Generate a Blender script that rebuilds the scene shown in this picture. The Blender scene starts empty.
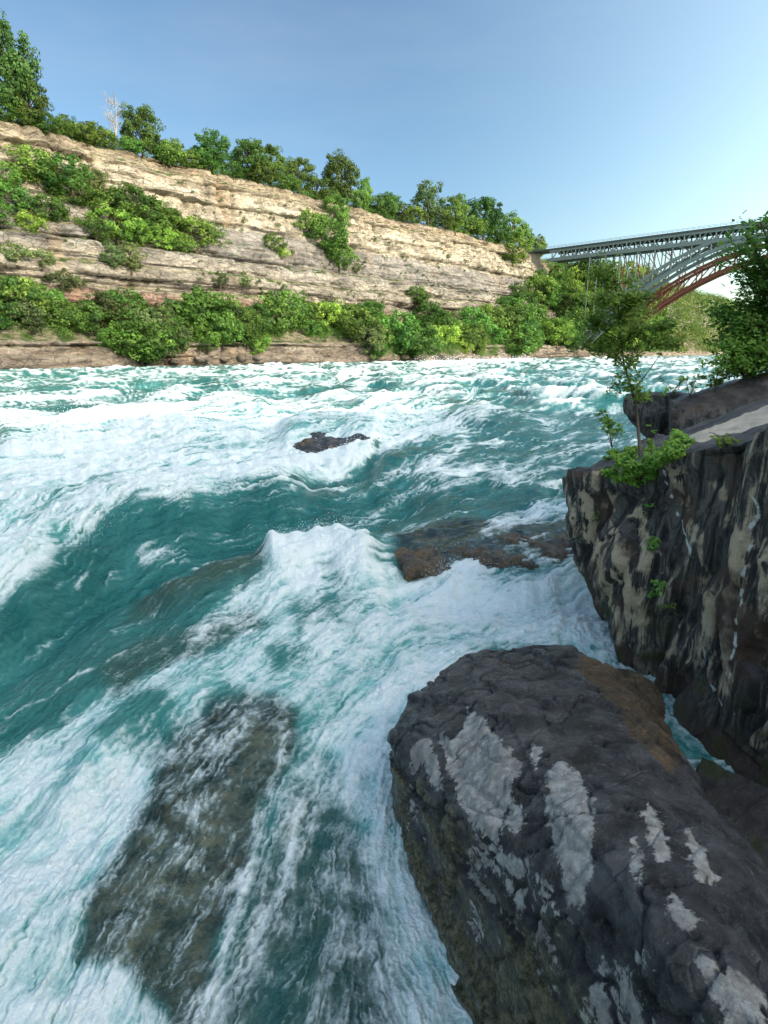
import bpy, bmesh, math, random
import numpy as np
from mathutils import Vector, Matrix
R = math.radians
sc = bpy.context.scene
C = sc.collection

# ------------------------------------------------------------------ camera, sky, sun, exposure
CAM_H, FPX, PITCH = 5.0, 600.0, R(15.1)
cam = bpy.data.cameras.new("camera")
cam.sensor_fit = 'VERTICAL'; cam.sensor_height = 24.0; cam.lens = 24.0 * FPX / 1024
cam.clip_start = 0.05; cam.clip_end = 9000
co = bpy.data.objects.new("camera", cam); C.objects.link(co)
co.location = (0, 0, CAM_H); co.rotation_euler = (R(90) - PITCH, 0, 0)
sc.camera = co
SUN_EL = R(29); SUN_AZ = (0.80, -0.60)
w = bpy.data.worlds.new("World"); sc.world = w; w.use_nodes = True
wn = w.node_tree
sky = wn.nodes.new('ShaderNodeTexSky'); sky.sky_type = 'NISHITA'; sky.sun_disc = False
sky.sun_elevation = SUN_EL; sky.sun_rotation = math.atan2(SUN_AZ[0], SUN_AZ[1]) % (2 * math.pi)
sky.air_density = 1.0; sky.dust_density = 1.4; sky.ozone_density = 1.6; sky.altitude = 100
bg = wn.nodes['Background']; bg.inputs[1].default_value = 0.15
# added tint: sky brightened on the sun's side to fill shaded foreground, dimmed opposite
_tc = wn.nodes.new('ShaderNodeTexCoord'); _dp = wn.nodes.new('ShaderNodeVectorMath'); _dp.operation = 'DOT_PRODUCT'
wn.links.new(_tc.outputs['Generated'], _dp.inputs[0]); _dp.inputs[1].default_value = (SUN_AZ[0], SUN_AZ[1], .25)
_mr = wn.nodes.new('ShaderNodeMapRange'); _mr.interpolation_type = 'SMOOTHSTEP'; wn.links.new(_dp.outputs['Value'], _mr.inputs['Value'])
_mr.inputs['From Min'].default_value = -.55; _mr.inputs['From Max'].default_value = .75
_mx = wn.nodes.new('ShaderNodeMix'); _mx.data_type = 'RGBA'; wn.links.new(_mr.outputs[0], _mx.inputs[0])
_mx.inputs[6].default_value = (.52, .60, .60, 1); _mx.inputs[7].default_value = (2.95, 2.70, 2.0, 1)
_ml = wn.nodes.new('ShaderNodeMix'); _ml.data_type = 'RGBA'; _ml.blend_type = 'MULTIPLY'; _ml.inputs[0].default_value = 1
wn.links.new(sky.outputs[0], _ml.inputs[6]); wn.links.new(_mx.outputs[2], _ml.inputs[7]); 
_mp = wn.nodes.new('ShaderNodeMapping'); wn.links.new(_tc.outputs['Generated'], _mp.inputs[0]); _mp.inputs['Scale'].default_value = (1.2, 1.2, 5.0); _mp.inputs['Rotation'].default_value = (.25, .1, .4)
_ns = wn.nodes.new('ShaderNodeTexNoise'); _ns.inputs['Scale'].default_value = 1.6; _ns.inputs['Detail'].default_value = 7; _ns.inputs['Roughness'].default_value = .6; wn.links.new(_mp.outputs[0], _ns.inputs['Vector'])
_m2 = wn.nodes.new('ShaderNodeMapRange'); wn.links.new(_ns.outputs['Fac'], _m2.inputs['Value']); _m2.inputs['From Min'].default_value = .48; _m2.inputs['From Max'].default_value = .75; _m2.inputs['To Max'].default_value = .16
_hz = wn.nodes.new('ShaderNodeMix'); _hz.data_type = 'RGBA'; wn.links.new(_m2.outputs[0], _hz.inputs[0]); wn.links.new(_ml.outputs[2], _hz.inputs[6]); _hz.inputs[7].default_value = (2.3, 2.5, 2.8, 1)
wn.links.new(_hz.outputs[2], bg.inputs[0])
sl = bpy.data.lights.new("sun", 'SUN'); sl.energy = 2.1; sl.angle = R(0.5); sl.color = (1.0, 0.93, 0.80)
so = bpy.data.objects.new("sun", sl); C.objects.link(so)
sd = Vector((SUN_AZ[0] * math.cos(SUN_EL), SUN_AZ[1] * math.cos(SUN_EL), math.sin(SUN_EL)))
so.rotation_euler = sd.to_track_quat('Z', 'Y').to_euler()
so.location = (0, -20, 120)
sc.view_settings.view_transform = 'Standard'; sc.view_settings.look = 'None'
sc.view_settings.exposure = 1.0; sc.view_settings.gamma = 1.0
sc.cycles.max_bounces = 6; sc.cycles.transparent_max_bounces = 8

# ------------------------------------------------------------------ helpers
cp, sp_ = math.cos(PITCH), math.sin(PITCH)
def ray(px, py):
    a = (px - 384) / FPX; b = (512 - py) / FPX
    return np.array([a, cp + b * sp_, b * cp - sp_])
def at_z(px, py, z=0.0):
    r = ray(px, py); t = (z - CAM_H) / r[2]
    return np.array([r[0] * t, r[1] * t, z])
def at_y(px, py, Y):
    r = ray(px, py); t = Y / r[1]
    return np.array([r[0] * t, Y, CAM_H + r[2] * t])
def project(P):
    P = np.asarray(P, float); q = P - np.array([0, 0, CAM_H])
    zc = q[..., 1] * cp - q[..., 2] * sp_; yc = q[..., 1] * sp_ + q[..., 2] * cp
    return 384 + FPX * q[..., 0] / zc, 512 - FPX * yc / zc, zc

_rng = np.random.RandomState(7)
_perm = np.concatenate([_rng.permutation(4096)] * 2).astype(np.int32)
_grad = _rng.normal(size=(4096, 3)).astype(np.float32); _grad /= np.linalg.norm(_grad, axis=1)[:, None]
def _h(i, j, k):
    return _perm[_perm[_perm[i & 4095] + (j & 4095)] + (k & 4095)]
def pn(x, y, z=0.0, seed=0):
    x = np.asarray(x, np.float32); y = np.asarray(y, np.float32) + np.float32(seed * 17.31)
    z = np.asarray(z, np.float32) + np.zeros_like(x) + np.float32(seed * 5.77)
    x, y = np.broadcast_arrays(x, y); z = np.broadcast_to(z, x.shape)
    xi = np.floor(x).astype(np.int32); yi = np.floor(y).astype(np.int32); zi = np.floor(z).astype(np.int32)
    fx, fy, fz = x - xi, y - yi, z - zi
    u, v, w_ = [f * f * f * (f * (f * 6 - 15) + 10) for f in (fx, fy, fz)]
    out = 0
    for a in (0, 1):
        for b in (0, 1):
            for c in (0, 1):
                g = _grad[_h(xi + a, yi + b, zi + c)]
                d = g[..., 0] * (fx - a) + g[..., 1] * (fy - b) + g[..., 2] * (fz - c)
                out = out + d * (u if a else 1 - u) * (v if b else 1 - v) * (w_ if c else 1 - w_)
    return out * 1.5
def fbm(x, y, z=0.0, oct=4, seed=0, gain=0.5):
    o = 0; a = 1.0; f = 1.0; n = 0
    for k in range(oct):
        o = o + a * pn(x * f, y * f, z * f, seed + k * 3); n += a; a *= gain; f *= 2.03
    return o / n * 1.3
def pn2(x, y, seed=0):
    x = np.asarray(x, np.float32) + np.float32(seed * 3.17); y = np.asarray(y, np.float32) + np.float32(seed * 17.31)
    xi = np.floor(x).astype(np.int32); yi = np.floor(y).astype(np.int32); fx, fy = x - xi, y - yi
    u, v = [f * f * f * (f * (f * 6 - 15) + 10) for f in (fx, fy)]; out = 0
    for a in (0, 1):
        pa = _perm[(xi + a) & 4095]
        for b in (0, 1):
            g = _grad[_perm[pa + ((yi + b) & 4095)]]
            out = out + (g[..., 0] * (fx - a) + g[..., 1] * (fy - b)) * (u if a else 1 - u) * (v if b else 1 - v)
    return out * 1.9
def sstep(a, b, x):
    t = np.clip((x - a) / (b - a), 0, 1); return t * t * (3 - 2 * t)
def cell(i, j, seed=0):
    return (_perm[_perm[(i.astype(np.int64) + seed * 131) & 4095] + (j.astype(np.int64) & 4095)] / 4095.0).astype(np.float32)

def tag(o, label=None, cat=None, group=None, kind=None):
    if label: o['label'] = label
    if cat: o['category'] = cat
    if group: o['group'] = group
    if kind: o['kind'] = kind
    return o
def mesh_np(name, V, F, mat=None, parent=None, smooth=True, attrs=None, matidx=None):
    V = np.asarray(V, np.float32); F = np.asarray(F, np.int32)
    me = bpy.data.meshes.new(name); n = F.shape[1]
    me.vertices.add(len(V)); me.vertices.foreach_set('co', V.ravel())
    me.loops.add(F.size); me.loops.foreach_set('vertex_index', F.ravel())
    me.polygons.add(len(F)); me.polygons.foreach_set('loop_start', np.arange(0, F.size, n, dtype=np.int32))
    me.update(calc_edges=True)
    me.polygons.foreach_set('use_smooth', np.full(len(F), smooth))
    if attrs:
        for k, a in attrs.items():
            at = me.attributes.new(k, 'FLOAT', 'POINT'); at.data.foreach_set('value', np.asarray(a, np.float32).ravel())
    if mat:
        for m in (mat if isinstance(mat, (list, tuple)) else [mat]): me.materials.append(m)
    if matidx is not None: me.polygons.foreach_set('material_index', np.asarray(matidx, np.int32))
    me.update()
    o = bpy.data.objects.new(name, me); C.objects.link(o); o.parent = parent
    return o
def grid_faces(nr, nc):
    i = np.arange(nr - 1)[:, None] * nc + np.arange(nc - 1)[None, :]
    i = i.ravel(); return np.stack([i, i + 1, i + nc + 1, i + nc], 1)
class MB:
    def __init__(s): s.v = []; s.f = []; s.n = 0
    def add(s, V, F):
        s.v.append(np.asarray(V, float)); s.f.append(np.asarray(F, int) + s.n); s.n += len(V)
    def bar(s, a, b, wx, wz=None, up=(0, 0, 1)):
        wz = wz or wx; a = np.array(a, float); b = np.array(b, float); d = b - a; L = np.linalg.norm(d)
        if L < 1e-6: return
        d /= L; up = np.array(up, float)
        if abs(d @ up) > .99: up = np.array([1., 0, 0])
        x = np.cross(d, up); x /= np.linalg.norm(x); y = np.cross(x, d)
        V = [p + x * wx / 2 * i + y * wz / 2 * j for p in (a, b) for i, j in ((-1, -1), (1, -1), (1, 1), (-1, 1))]
        s.add(V, [[0, 3, 2, 1], [4, 5, 6, 7], [0, 1, 5, 4], [1, 2, 6, 5], [2, 3, 7, 6], [3, 0, 4, 7]])
    def tube(s, pts, rad, n=7):
        pts = np.array(pts, float); m = len(pts); V = []; F = []
        for k in range(m):
            d = pts[min(k + 1, m - 1)] - pts[max(k - 1, 0)]; d /= np.linalg.norm(d) + 1e-9
            u = np.array([1., 0, 0]) if abs(d[0]) < .8 else np.array([0, 1., 0])
            x = np.cross(d, u); x /= np.linalg.norm(x); y = np.cross(d, x)
            for j in range(n):
                a = 2 * math.pi * j / n
                V.append(pts[k] + rad[k] * (x * math.cos(a) + y * math.sin(a)))
        for k in range(m - 1):
            for j in range(n):
                F.append([k * n + j, k * n + (j + 1) % n, (k + 1) * n + (j + 1) % n, (k + 1) * n + j])
        s.add(V, F)
    def build(s, name, mat, parent=None, smooth=False):
        return mesh_np(name, np.concatenate(s.v), np.concatenate(s.f), mat, parent, smooth)

# ------------------------------------------------------------------ materials
def new_mat(name):
    m = bpy.data.materials.new(name); m.use_nodes = True; m.node_tree.nodes.clear(); return m, NT(m.node_tree)
class NT:
    def __init__(s, t): s.t = t
    def n(s, typ, **kw):
        nd = s.t.nodes.new(typ)
        ins = kw.pop('ins', {})
        for k, v in kw.items(): setattr(nd, k, v)
        for k, v in ins.items():
            if isinstance(v, bpy.types.NodeSocket): s.t.links.new(v, nd.inputs[k])
            else: nd.inputs[k].default_value = v
        return nd
    def attr(s, name): return s.n('ShaderNodeAttribute', attribute_name=name).outputs['Fac']
    def math(s, op, a, b=0.0, c=0.0, clamp=False):
        return s.n('ShaderNodeMath', operation=op, use_clamp=clamp, ins={0: a, 1: b, 2: c}).outputs[0]
    def mix(s, f, a, b, mode='MIX'):
        nd = s.n('ShaderNodeMix', data_type='RGBA', blend_type=mode)
        for k, v in ((0, f), (6, a), (7, b)):
            if isinstance(v, bpy.types.NodeSocket): s.t.links.new(v, nd.inputs[k])
            else: nd.inputs[k].default_value = v if k == 0 else (*v[:3], 1)
        return nd.outputs[2]
    def noise(s, vec, scale, detail=4, rough=.55, dist=0.0):
        return s.n('ShaderNodeTexNoise', ins={'Vector': vec, 'Scale': scale, 'Detail': detail, 'Roughness': rough, 'Distortion': dist}).outputs['Fac']
    def map(s, vec, scale, loc=(0, 0, 0), rot=(0, 0, 0)):
        return s.n('ShaderNodeMapping', ins={'Vector': vec, 'Scale': scale, 'Location': loc, 'Rotation': rot}).outputs[0]
    def ss(s, v, a, b):
        return s.n('ShaderNodeMapRange', interpolation_type='SMOOTHSTEP', ins={'Value': v, 'From Min': a, 'From Max': b}).outputs[0]
    def ramp(s, v, stops):
        nd = s.n('ShaderNodeValToRGB', ins={'Fac': v}); e = nd.color_ramp.elements
        while len(e) < len(stops): e.new(0.5)
        for el, (p, c) in zip(e, stops): el.position = p; el.color = (*c, 1)
        return nd.outputs[0]
    def bump(s, h, strength, dist, normal=None):
        ins = {'Height': h, 'Strength': strength, 'Distance': dist}
        if normal: ins['Normal'] = normal
        return s.n('ShaderNodeBump', ins=ins).outputs[0]
    def out(s, sh): s.n('ShaderNodeOutputMaterial', ins={'Surface': sh})
    def princ(s, **ins): return s.n('ShaderNodeBsdfPrincipled', ins=ins).outputs[0]
    def obj(s): return s.n('ShaderNodeTexCoord').outputs['Object']
    def sep(s, v): return s.n('ShaderNodeSeparateXYZ', ins={0: v}).outputs

def simple(name, col, rough=.6, spec=.4, nscale=None, nstr=.3, metal=0.0):
    m, t = new_mat(name)
    c = (*col, 1)
    if nscale:
        f = t.noise(t.obj(), nscale, 5)
        c = t.mix(f, [x * (1 - nstr) for x in col], [min(1, x * (1 + nstr)) for x in col])
    t.out(t.princ(**{'Base Color': c, 'Roughness': rough, 'Specular IOR Level': spec, 'Metallic': metal})); return m

def leaf_mat(name, dark, light, trans=.35):
    m, t = new_mat(name)
    rnd = t.attr('leafvar')
    oi = t.n('ShaderNodeObjectInfo').outputs['Random']
    c = t.mix(rnd, dark, light)
    c = t.n('ShaderNodeHueSaturation', ins={'Color': c, 'Hue': t.math('MULTIPLY_ADD', oi, .06, .465), 'Saturation': .9, 'Value': t.math('MULTIPLY_ADD', t.math('FRACT', t.math('MULTIPLY', oi, 7.3)), .75, .45)}).outputs[0]
    d = t.princ(**{'Base Color': c, 'Roughness': .55, 'Specular IOR Level': .25})
    tc = t.mix(.35, c, (0.17, 0.36, 0.03))
    tr = t.n('ShaderNodeBsdfTranslucent', ins={'Color': tc}).outputs[0]
    t.out(t.n('ShaderNodeMixShader', ins={0: trans, 1: d, 2: tr}).outputs[0]); return m
M_LEAF = leaf_mat('leaf_fresh', (.030, .090, .012), (.155, .31, .030))
M_LEAFD = leaf_mat('leaf_deep', (.020, .062, .010), (.085, .19, .020), .3)
M_LEAFG = leaf_mat('leaf_grey_green', (.060, .11, .035), (.20, .28, .080), .3)
M_LEAFN = leaf_mat('leaf_near', (.09, .24, .025), (.40, .68, .08), .55)
M_LEAFY = leaf_mat('leaf_lime', (.10, .25, .018), (.32, .56, .05), .45)
M_BARK = simple('bark', (.085, .065, .048), .9, .2, 9.0, .5)
M_BARKP = simple('pale_bark', (.30, .27, .23), .9, .2, 9.0, .3)

# cliff: strata coloured by height
def cliff_mat():
    m, t = new_mat('layered_limestone')
    geo = t.n('ShaderNodeNewGeometry'); pos = geo.outputs['Position']; z = t.sep(pos)[2]
    nrmz = t.sep(geo.outputs['Normal'])[2]
    wob = t.noise(pos, .05, 3); zw = t.math('ADD', z, t.math('MULTIPLY_ADD', wob, 3.0, -1.5))
    st = t.noise(t.map(pos, (.07, .07, .34)), 1.0, 6, .66)
    st2 = t.noise(t.map(pos, (.10, .10, .35)), 1.0, 6, .7)
    fr = t.math('DIVIDE', zw, 80.0)
    base = t.ramp(fr, [(0.0, (.22, .155, .115)), (.07, (.31, .25, .20)), (.22, (.28, .21, .17)), (.245, (.31, .15, .115)),
                       (.285, (.30, .17, .13)), (.30, (.36, .31, .25)), (.44, (.40, .36, .31)), (.47, (.28, .265, .255)),
                       (.55, (.245, .23, .22)), (.62, (.27, .25, .24)), (.64, (.54, .475, .38)), (.76, (.57, .50, .40)),
                       (.84, (.36, .29, .21)), (.93, (.30, .25, .19))])
    c = t.mix(t.ss(st, .36, .62), t.mix(.55, base, (.085, .075, .07)), t.mix(.25, base, (.56, .50, .42)))
    bd = t.noise(t.map(pos, (.03, .03, 1.2), (5, 9, 0)), 1.0, 4, .6)
    c = t.mix(t.math('MULTIPLY', t.ss(bd, .62, .70), .4), c, (.07, .06, .055))
    wp = t.n('ShaderNodeMix', data_type='VECTOR', ins={0: .7, 4: t.map(pos, (.30, .30, .62)), 5: t.n('ShaderNodeTexNoise', ins={'Vector': t.map(pos, (.2, .2, .3)), 'Scale': 1.0, 'Detail': 5}).outputs['Color']}).outputs[1]
    vo = t.n('ShaderNodeTexVoronoi', feature='DISTANCE_TO_EDGE', ins={'Vector': wp, 'Scale': 2.6}).outputs['Distance']
    jn = t.ss(vo, .0, .05)
    c = t.mix(t.math('MULTIPLY', t.math('SUBTRACT', 1.0, jn), .28), c, (.08, .07, .06))
    for z0_, h_ in ((51.5, 1.0), (38.8, .9), (27.0, .6), (33.0, .45)):
        sm = t.math('SUBTRACT', 1.0, t.ss(t.math('ABSOLUTE', t.math('SUBTRACT', t.math('ADD', zw, t.math('MULTIPLY', st2, 1.6)), z0_ + .8)), h_ * .4, h_))
        c = t.mix(t.math('MULTIPLY', sm, t.ss(wob, .40, .55)), c, (.075, .065, .06))
    c = t.mix(t.math('MULTIPLY', t.ss(st2, .50, .72), .55), c, (.14, .12, .105))
    c = t.mix(t.math('MULTIPLY', t.ss(t.noise(t.map(pos, (.07, .07, .03), (30, 0, 0)), 1.0, 5, .6), .56, .72), .35), c, (.42, .28, .15))
    # weather streaks
    sk = t.noise(t.map(pos, (.45, .45, .05)), 1.0, 5, .6)
    c = t.mix(t.math('MULTIPLY', t.ss(sk, .54, .72), .45), c, (.13, .115, .11))
    # soil and low growth on ledges
    grass = t.noise(pos, .25, 5)
    soil = t.mix(t.ss(grass, .40, .60), (.05, .09, .018), (.26, .22, .15))
    c = t.mix(t.math('MULTIPLY', t.ss(nrmz, .55, .85), t.ss(z, 2.5, 5)), c, soil)
    f = t.noise(pos, 1.1, 8, .7)
    b = t.bump(t.math('ADD', f, t.math('ADD', t.math('MULTIPLY', t.noise(t.map(pos, (.25, .25, 1.1)), 1.0, 5, .7), 1.0), t.math('MULTIPLY', jn, .5))), 1.0, 1.1)
    t.out(t.princ(**{'Base Color': c, 'Roughness': .9, 'Specular IOR Level': .2, 'Normal': b})); return m
M_CLIFF = cliff_mat()

# ------------------------------------------------------------------ gorge frame: s along the river, v across it
U = np.array([.65, .76]); N = np.array([-.76, .65])
def sv(s, v, z=None):
    x = U[0] * s + N[0] * v; y = U[1] * s + N[1] * v
    return np.stack([x, y, z], -1) if z is not None else (x, y)

# far (left) bank profile: pairs of (v, z)
PROF_A = [(172, -4), (179, -.3), (179.6, 3.2), (182, 3.6), (182.4, 7.4), (186, 8.2), (196.5, 18.0), (197.2, 24), (199, 24.6), (199.4, 31), (201, 31.6), (201.5, 38),
          (204, 38.6), (204.5, 42.2), (206.5, 43.2), (211, 51), (212, 59), (213, 60), (213.8, 66), (215, 67), (215.6, 70), (219, 71.5), (240, 74), (420, 76)]
PROF_B = [(172, -4), (179, -.3), (179.8, 3.0), (182, 3.4), (182.5, 7.8), (186, 8.6), (196, 16.5), (197.5, 22), (199.5, 24.6), (200, 31), (201.5, 32), (203, 38),
          (204.5, 40), (206, 45.2), (207.5, 48), (209, 52), (209.4, 59), (210.5, 60), (211.3, 66), (213, 67), (213.6, 70), (217, 71.5), (240, 74), (420, 76)]
PROF_C = [(172, -4), (179, -.3), (182, 1.8), (186, 4.6), (192, 9.5), (196, 16), (199, 22), (202, 28), (205, 34), (208, 40),
          (210, 44), (212, 48), (214, 52), (216, 56), (218, 60), (220, 63), (222, 66), (225, 69), (229, 71), (240, 74), (420, 76)]
def resample(prof, zs):
    p = np.array(prof); t = p[:, 1] ; return np.interp(zs, t, p[:, 0])
ZS = np.concatenate([[-4], np.arange(-1, 71.6, .36), np.linspace(72, 76, 14)])
S = np.concatenate([np.arange(-70, 420, .62), 420 + np.cumsum(np.linspace(.7, 14, 260))])
SS, ZZ = np.meshgrid(S, ZS, indexing='ij')
va, vb, vc = [resample(p, ZZ) for p in (PROF_A, PROF_B, PROF_C)]
wob1 = 14 * fbm(SS / 60, np.zeros_like(SS), 0, 2, 5)
wa = 1 - sstep(110, 190, SS + wob1)
wc = sstep(404, 440, SS + wob1 * .6 + (ZZ - 40) * .5)
VV = va * wa + vb * (1 - wa); VV = VV * (1 - wc) + vc * wc
rock = sstep(-0.5, .8, ZZ) * (1 - sstep(70.5, 72, ZZ)) * (1 - .8 * wc)
vegband = sstep(8, 9, ZZ) * (1 - sstep(17, 19, ZZ))
# bedding planes, joints and fallen blocks
lay = np.zeros_like(SS); seed = 0
for th, am in ((6.5, 2.2), (3.1, 1.5), (1.3, .3)):
    zz = ZZ + 1.0 * fbm(SS / 40, ZZ / 30, 0, 2, 9); seed += 1
    k = np.floor(zz / th); fr = zz / th - k
    ln = pn(SS / (th * 7), k * 7.7, 0, 21 + seed)
    lay += am * (cell(k, k * 0, seed) - .5 + ln) * (1 - sstep(.88, 1.0, fr) * .0)
    lay += am * .7 * sstep(.90, .99, fr) * -1.0                    # undercut seam at the top of each bed (recess)
    bl = th * (1.3 + .8 * cell(k, k * 0 + 3, seed)); j = np.floor((SS + 31 * cell(k, k * 0, seed + 7)) / bl)
    lay += am * .9 * (cell(j, k, seed + 3) - .5)
lay += 3.6 * fbm(SS / 14, ZZ / 20, 0, 4, 33) + 1.1 * fbm(SS / 3.5, ZZ / 2.5, 0, 4, 37)
gul = np.abs(fbm(SS / 22, ZZ / 90, 0, 3, 51)); lay -= 2.2 * (1 - sstep(0, .10, gul)) * sstep(22, 50, ZZ)
soft = sstep(38, 47, ZZ) * (1 - sstep(50, 53, ZZ)) * 1.2
VV = VV - lay * rock * (1 - .6 * vegband) * (1 - soft * .6) * 1.0 + (1 - rock) * 1.2 * fbm(SS / 9, ZZ / 9, 0, 3, 41)
VV += 5 * fbm(SS / 70, ZZ / 200, 0, 2, 44) * sstep(0, 10, ZZ) * (1 - wc)
ZZd = ZZ + (1.6 * fbm(SS / 14, VV / 14, 0, 3, 61)) * sstep(71, 73, ZZ) + .9 * fbm(SS / 5, ZZ * 0, 0, 3, 63) * sstep(64, 70, ZZ)
bend = np.clip(SS - 900, 0, None); VV = VV - bend ** 2 / 9000.0
VV += 12 * fbm(SS / 120, ZZ / 300, 0, 2, 47) * sstep(430, 560, SS)
VV -= 20 * sstep(425, 500, SS) * (1 - sstep(10, 68, ZZ) * .6)
cliffV = sv(SS, VV, ZZd)
cliff = mesh_np('cliff', cliffV.reshape(-1, 3), grid_faces(*SS.shape)[:, ::-1], M_CLIFF)
tag(cliff, kind='structure')
cpx, cpy, cz = project(cliffV)

# boulders of the shore line in front of the far cliff are part of its foot; near (right) bank behind the viewpoint
m, t = new_mat('bank_rock'); pos = t.n('ShaderNodeNewGeometry').outputs['Position']
c = t.mix(t.ss(t.noise(pos, .3, 6), .4, .6), (.06, .085, .03), (.24, .21, .17))
t.out(t.princ(**{'Base Color': c, 'Roughness': .9})); M_BANK = m
RP = [(-2.5, -3), (-3.5, 1.0), (-5, 2.6), (-14, 4), (-50, 14), (-80, 30), (-84, 44), (-87, 58), (-90, 70), (-98, 74), (-260, 77)]
s2 = np.arange(-420, 560, 3.0); rp = np.array(RP); tt = np.linspace(0, len(RP) - 1, 70)
rv = np.interp(tt, np.arange(len(RP)), rp[:, 0]); rz = np.interp(tt, np.arange(len(RP)), rp[:, 1])
S2, V2 = np.meshgrid(s2, rv, indexing='ij'); Z2 = np.broadcast_to(rz, S2.shape)
far = sstep(8, 30, -V2); V2 = V2 + far * 5 * fbm(S2 / 18, Z2 / 12, 0, 4, 71) - 26 * sstep(20, 90, S2) * sstep(0, 12, Z2 + 3)
Z2 = Z2 + far * 3.0 * fbm(S2 / 12, V2 / 12, 0, 4, 73)
bank = mesh_np('near_bank_terrain', sv(S2, V2, Z2).reshape(-1, 3), grid_faces(*S2.shape), M_BANK); tag(bank, kind='structure')

# ------------------------------------------------------------------ river surface
def water_mat():
    m, t = new_mat('rapids_water')
    geo = t.n('ShaderNodeNewGeometry'); pos = geo.outputs['Position']
    foam, aer, clr, brn = t.attr('foam'), t.attr('aeration'), t.attr('clearness'), t.attr('silt')
    dist = t.attr('coarse')
    lump = t.noise(pos, 3.2, 8, .66, .5)
    fine = t.noise(pos, 17.0, 6, .7)
    n1 = t.math('ADD', t.math('MULTIPLY', lump, .5), t.math('MULTIPLY', fine, .5))
    f = t.math('ADD', foam, t.math('MULTIPLY_ADD', n1, .9, -.45))
    fm = t.ss(f, .22, .78)
    deep = t.mix(aer, (.006, .098, .090), (.10, .36, .335))
    deep = t.mix(t.ss(t.math('MULTIPLY', aer, 1.0), .55, 1.0), deep, (.30, .56, .55))
    deep = t.mix(brn, deep, (.035, .055, .035))
    col = t.mix(fm, deep, (.88, .91, .90))
    hb = t.math('ADD', t.math('MULTIPLY', t.noise(pos, 2.2, 8, .62), 1.0), t.math('MULTIPLY', t.noise(pos, 9, 6, .6), .35))
    nb = t.bump(hb, .75, .22)
    fb = t.bump(t.math('ADD', lump, t.math('MULTIPLY', fine, .35)), .6, .10, nb)
    nrm = t.n('ShaderNodeMix', data_type='VECTOR', ins={0: fm, 4: nb, 5: fb}).outputs[1]
    rough = t.math('MULTIPLY_ADD', fm, .6, .10)
    body = t.princ(**{'Base Color': col, 'Roughness': rough, 'IOR': 1.33, 'Specular IOR Level': .5, 'Normal': nrm})
    tr = t.n('ShaderNodeBsdfTransparent', ins={'Color': (.86, .95, .93, 1)}).outputs[0]
    gl = t.n('ShaderNodeBsdfGlossy', ins={'Color': (1, 1, 1, 1), 'Roughness': .12, 'Normal': nb}).outputs[0]
    fres = t.n('ShaderNodeFresnel', ins={'IOR': 1.33, 'Normal': nb}).outputs[0]
    thin = t.n('ShaderNodeMixShader', ins={0: fres, 1: tr, 2: gl}).outputs[0]
    k = t.math('MULTIPLY', clr, t.math('SUBTRACT', 1.0, fm), clamp=True)
    t.out(t.n('ShaderNodeMixShader', ins={0: k, 1: body, 2: thin}).outputs[0]); return m
M_WATER = water_mat()

pys = 350.9 + np.concatenate([[0], np.cumsum(np.interp(np.linspace(0, 1, 900), [0, .10, .4, 1], [.35, .45, .9, 1.45]))])
pys = np.concatenate([pys, pys[-1] + np.cumsum(np.linspace(3, 60, 40))])
pxs = np.concatenate([np.linspace(-1100, -124, 130), np.arange(-120, 900, 1.1), np.linspace(904, 1500, 90)])
PXg, PYg = np.meshgrid(pxs, pys); PXg = PXg.astype(np.float32); PYg = PYg.astype(np.float32)
a_ = (PXg - 384) / FPX; b_ = (512 - PYg) / FPX
tt_ = -CAM_H / (b_ * cp - sp_); WX = a_ * tt_; WY = (cp + b_ * sp_) * tt_
D = np.sqrt(WX ** 2 + WY ** 2)

def seg_dist(pts):
    pts = np.array(pts, float); best = np.full(PXg.shape, 1e9, np.float32); tb = np.zeros(PXg.shape, np.float32); n = len(pts) - 1
    for i in range(n):
        x0, y0 = pts[i][:2]; x1, y1 = pts[i + 1][:2]; dx, dy = x1 - x0, y1 - y0
        q = np.clip(((PXg - x0) * dx + (PYg - y0) * dy) / (dx * dx + dy * dy + 1e-9), 0, 1)
        d = np.hypot(PXg - x0 - q * dx, PYg - y0 - q * dy)
        m_ = d < best; best = np.where(m_, d, best); tb = np.where(m_, (i + q) / n, tb)
    return best, tb
def inside(poly):
    poly = np.array(poly, float); c = np.zeros(PXg.shape, bool); n = len(poly)
    for i in range(n):
        x0, y0 = poly[i]; x1, y1 = poly[(i + 1) % n]
        if y0 == y1: continue
        c ^= ((y0 > PYg) != (y1 > PYg)) & (PXg < (x1 - x0) * (PYg - y0) / (y1 - y0) + x0)
    return c
def area(poly, feather):
    d, _ = seg_dist(list(poly) + [poly[0]]); sdd = np.where(inside(poly), d, -d)
    return sstep(-feather, feather, sdd)
def line(pts, r):
    d, _ = seg_dist(pts); return np.exp(-(d / r) ** 2)
# plan warping so that no painted edge is straight
wsc = np.clip(D, 4, 60)
wpx = 10 * fbm(WX / (wsc * .09), WY / (wsc * .14), 0, 3, 81); wpy = 7 * fbm(WX / (wsc * .09), WY / (wsc * .14), 0, 3, 87)
PX0, PY0 = PXg, PYg
fade = sstep(365, 440, PY0)
PXg = PX0 + wpx * (.3 + fade); PYg = PY0 + wpy * fade

foamD = np.full(PXg.shape, .30, np.float32)
aer = np.full(PXg.shape, .42, np.float32)
H = np.zeros(PXg.shape, np.float32); clr = np.zeros_like(H); silt = np.zeros_like(H)
def put(A, m_, val): A[:] = A * (1 - m_) + val * m_
# mid-river smoother water on the right
mid_r = area([(380, 400), (640, 370), (720, 372), (700, 420), (575, 480), (590, 560), (380, 520), (240, 500), (420, 440)], 12)
put(foamD, mid_r, .20); put(aer, mid_r, .30)
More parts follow.
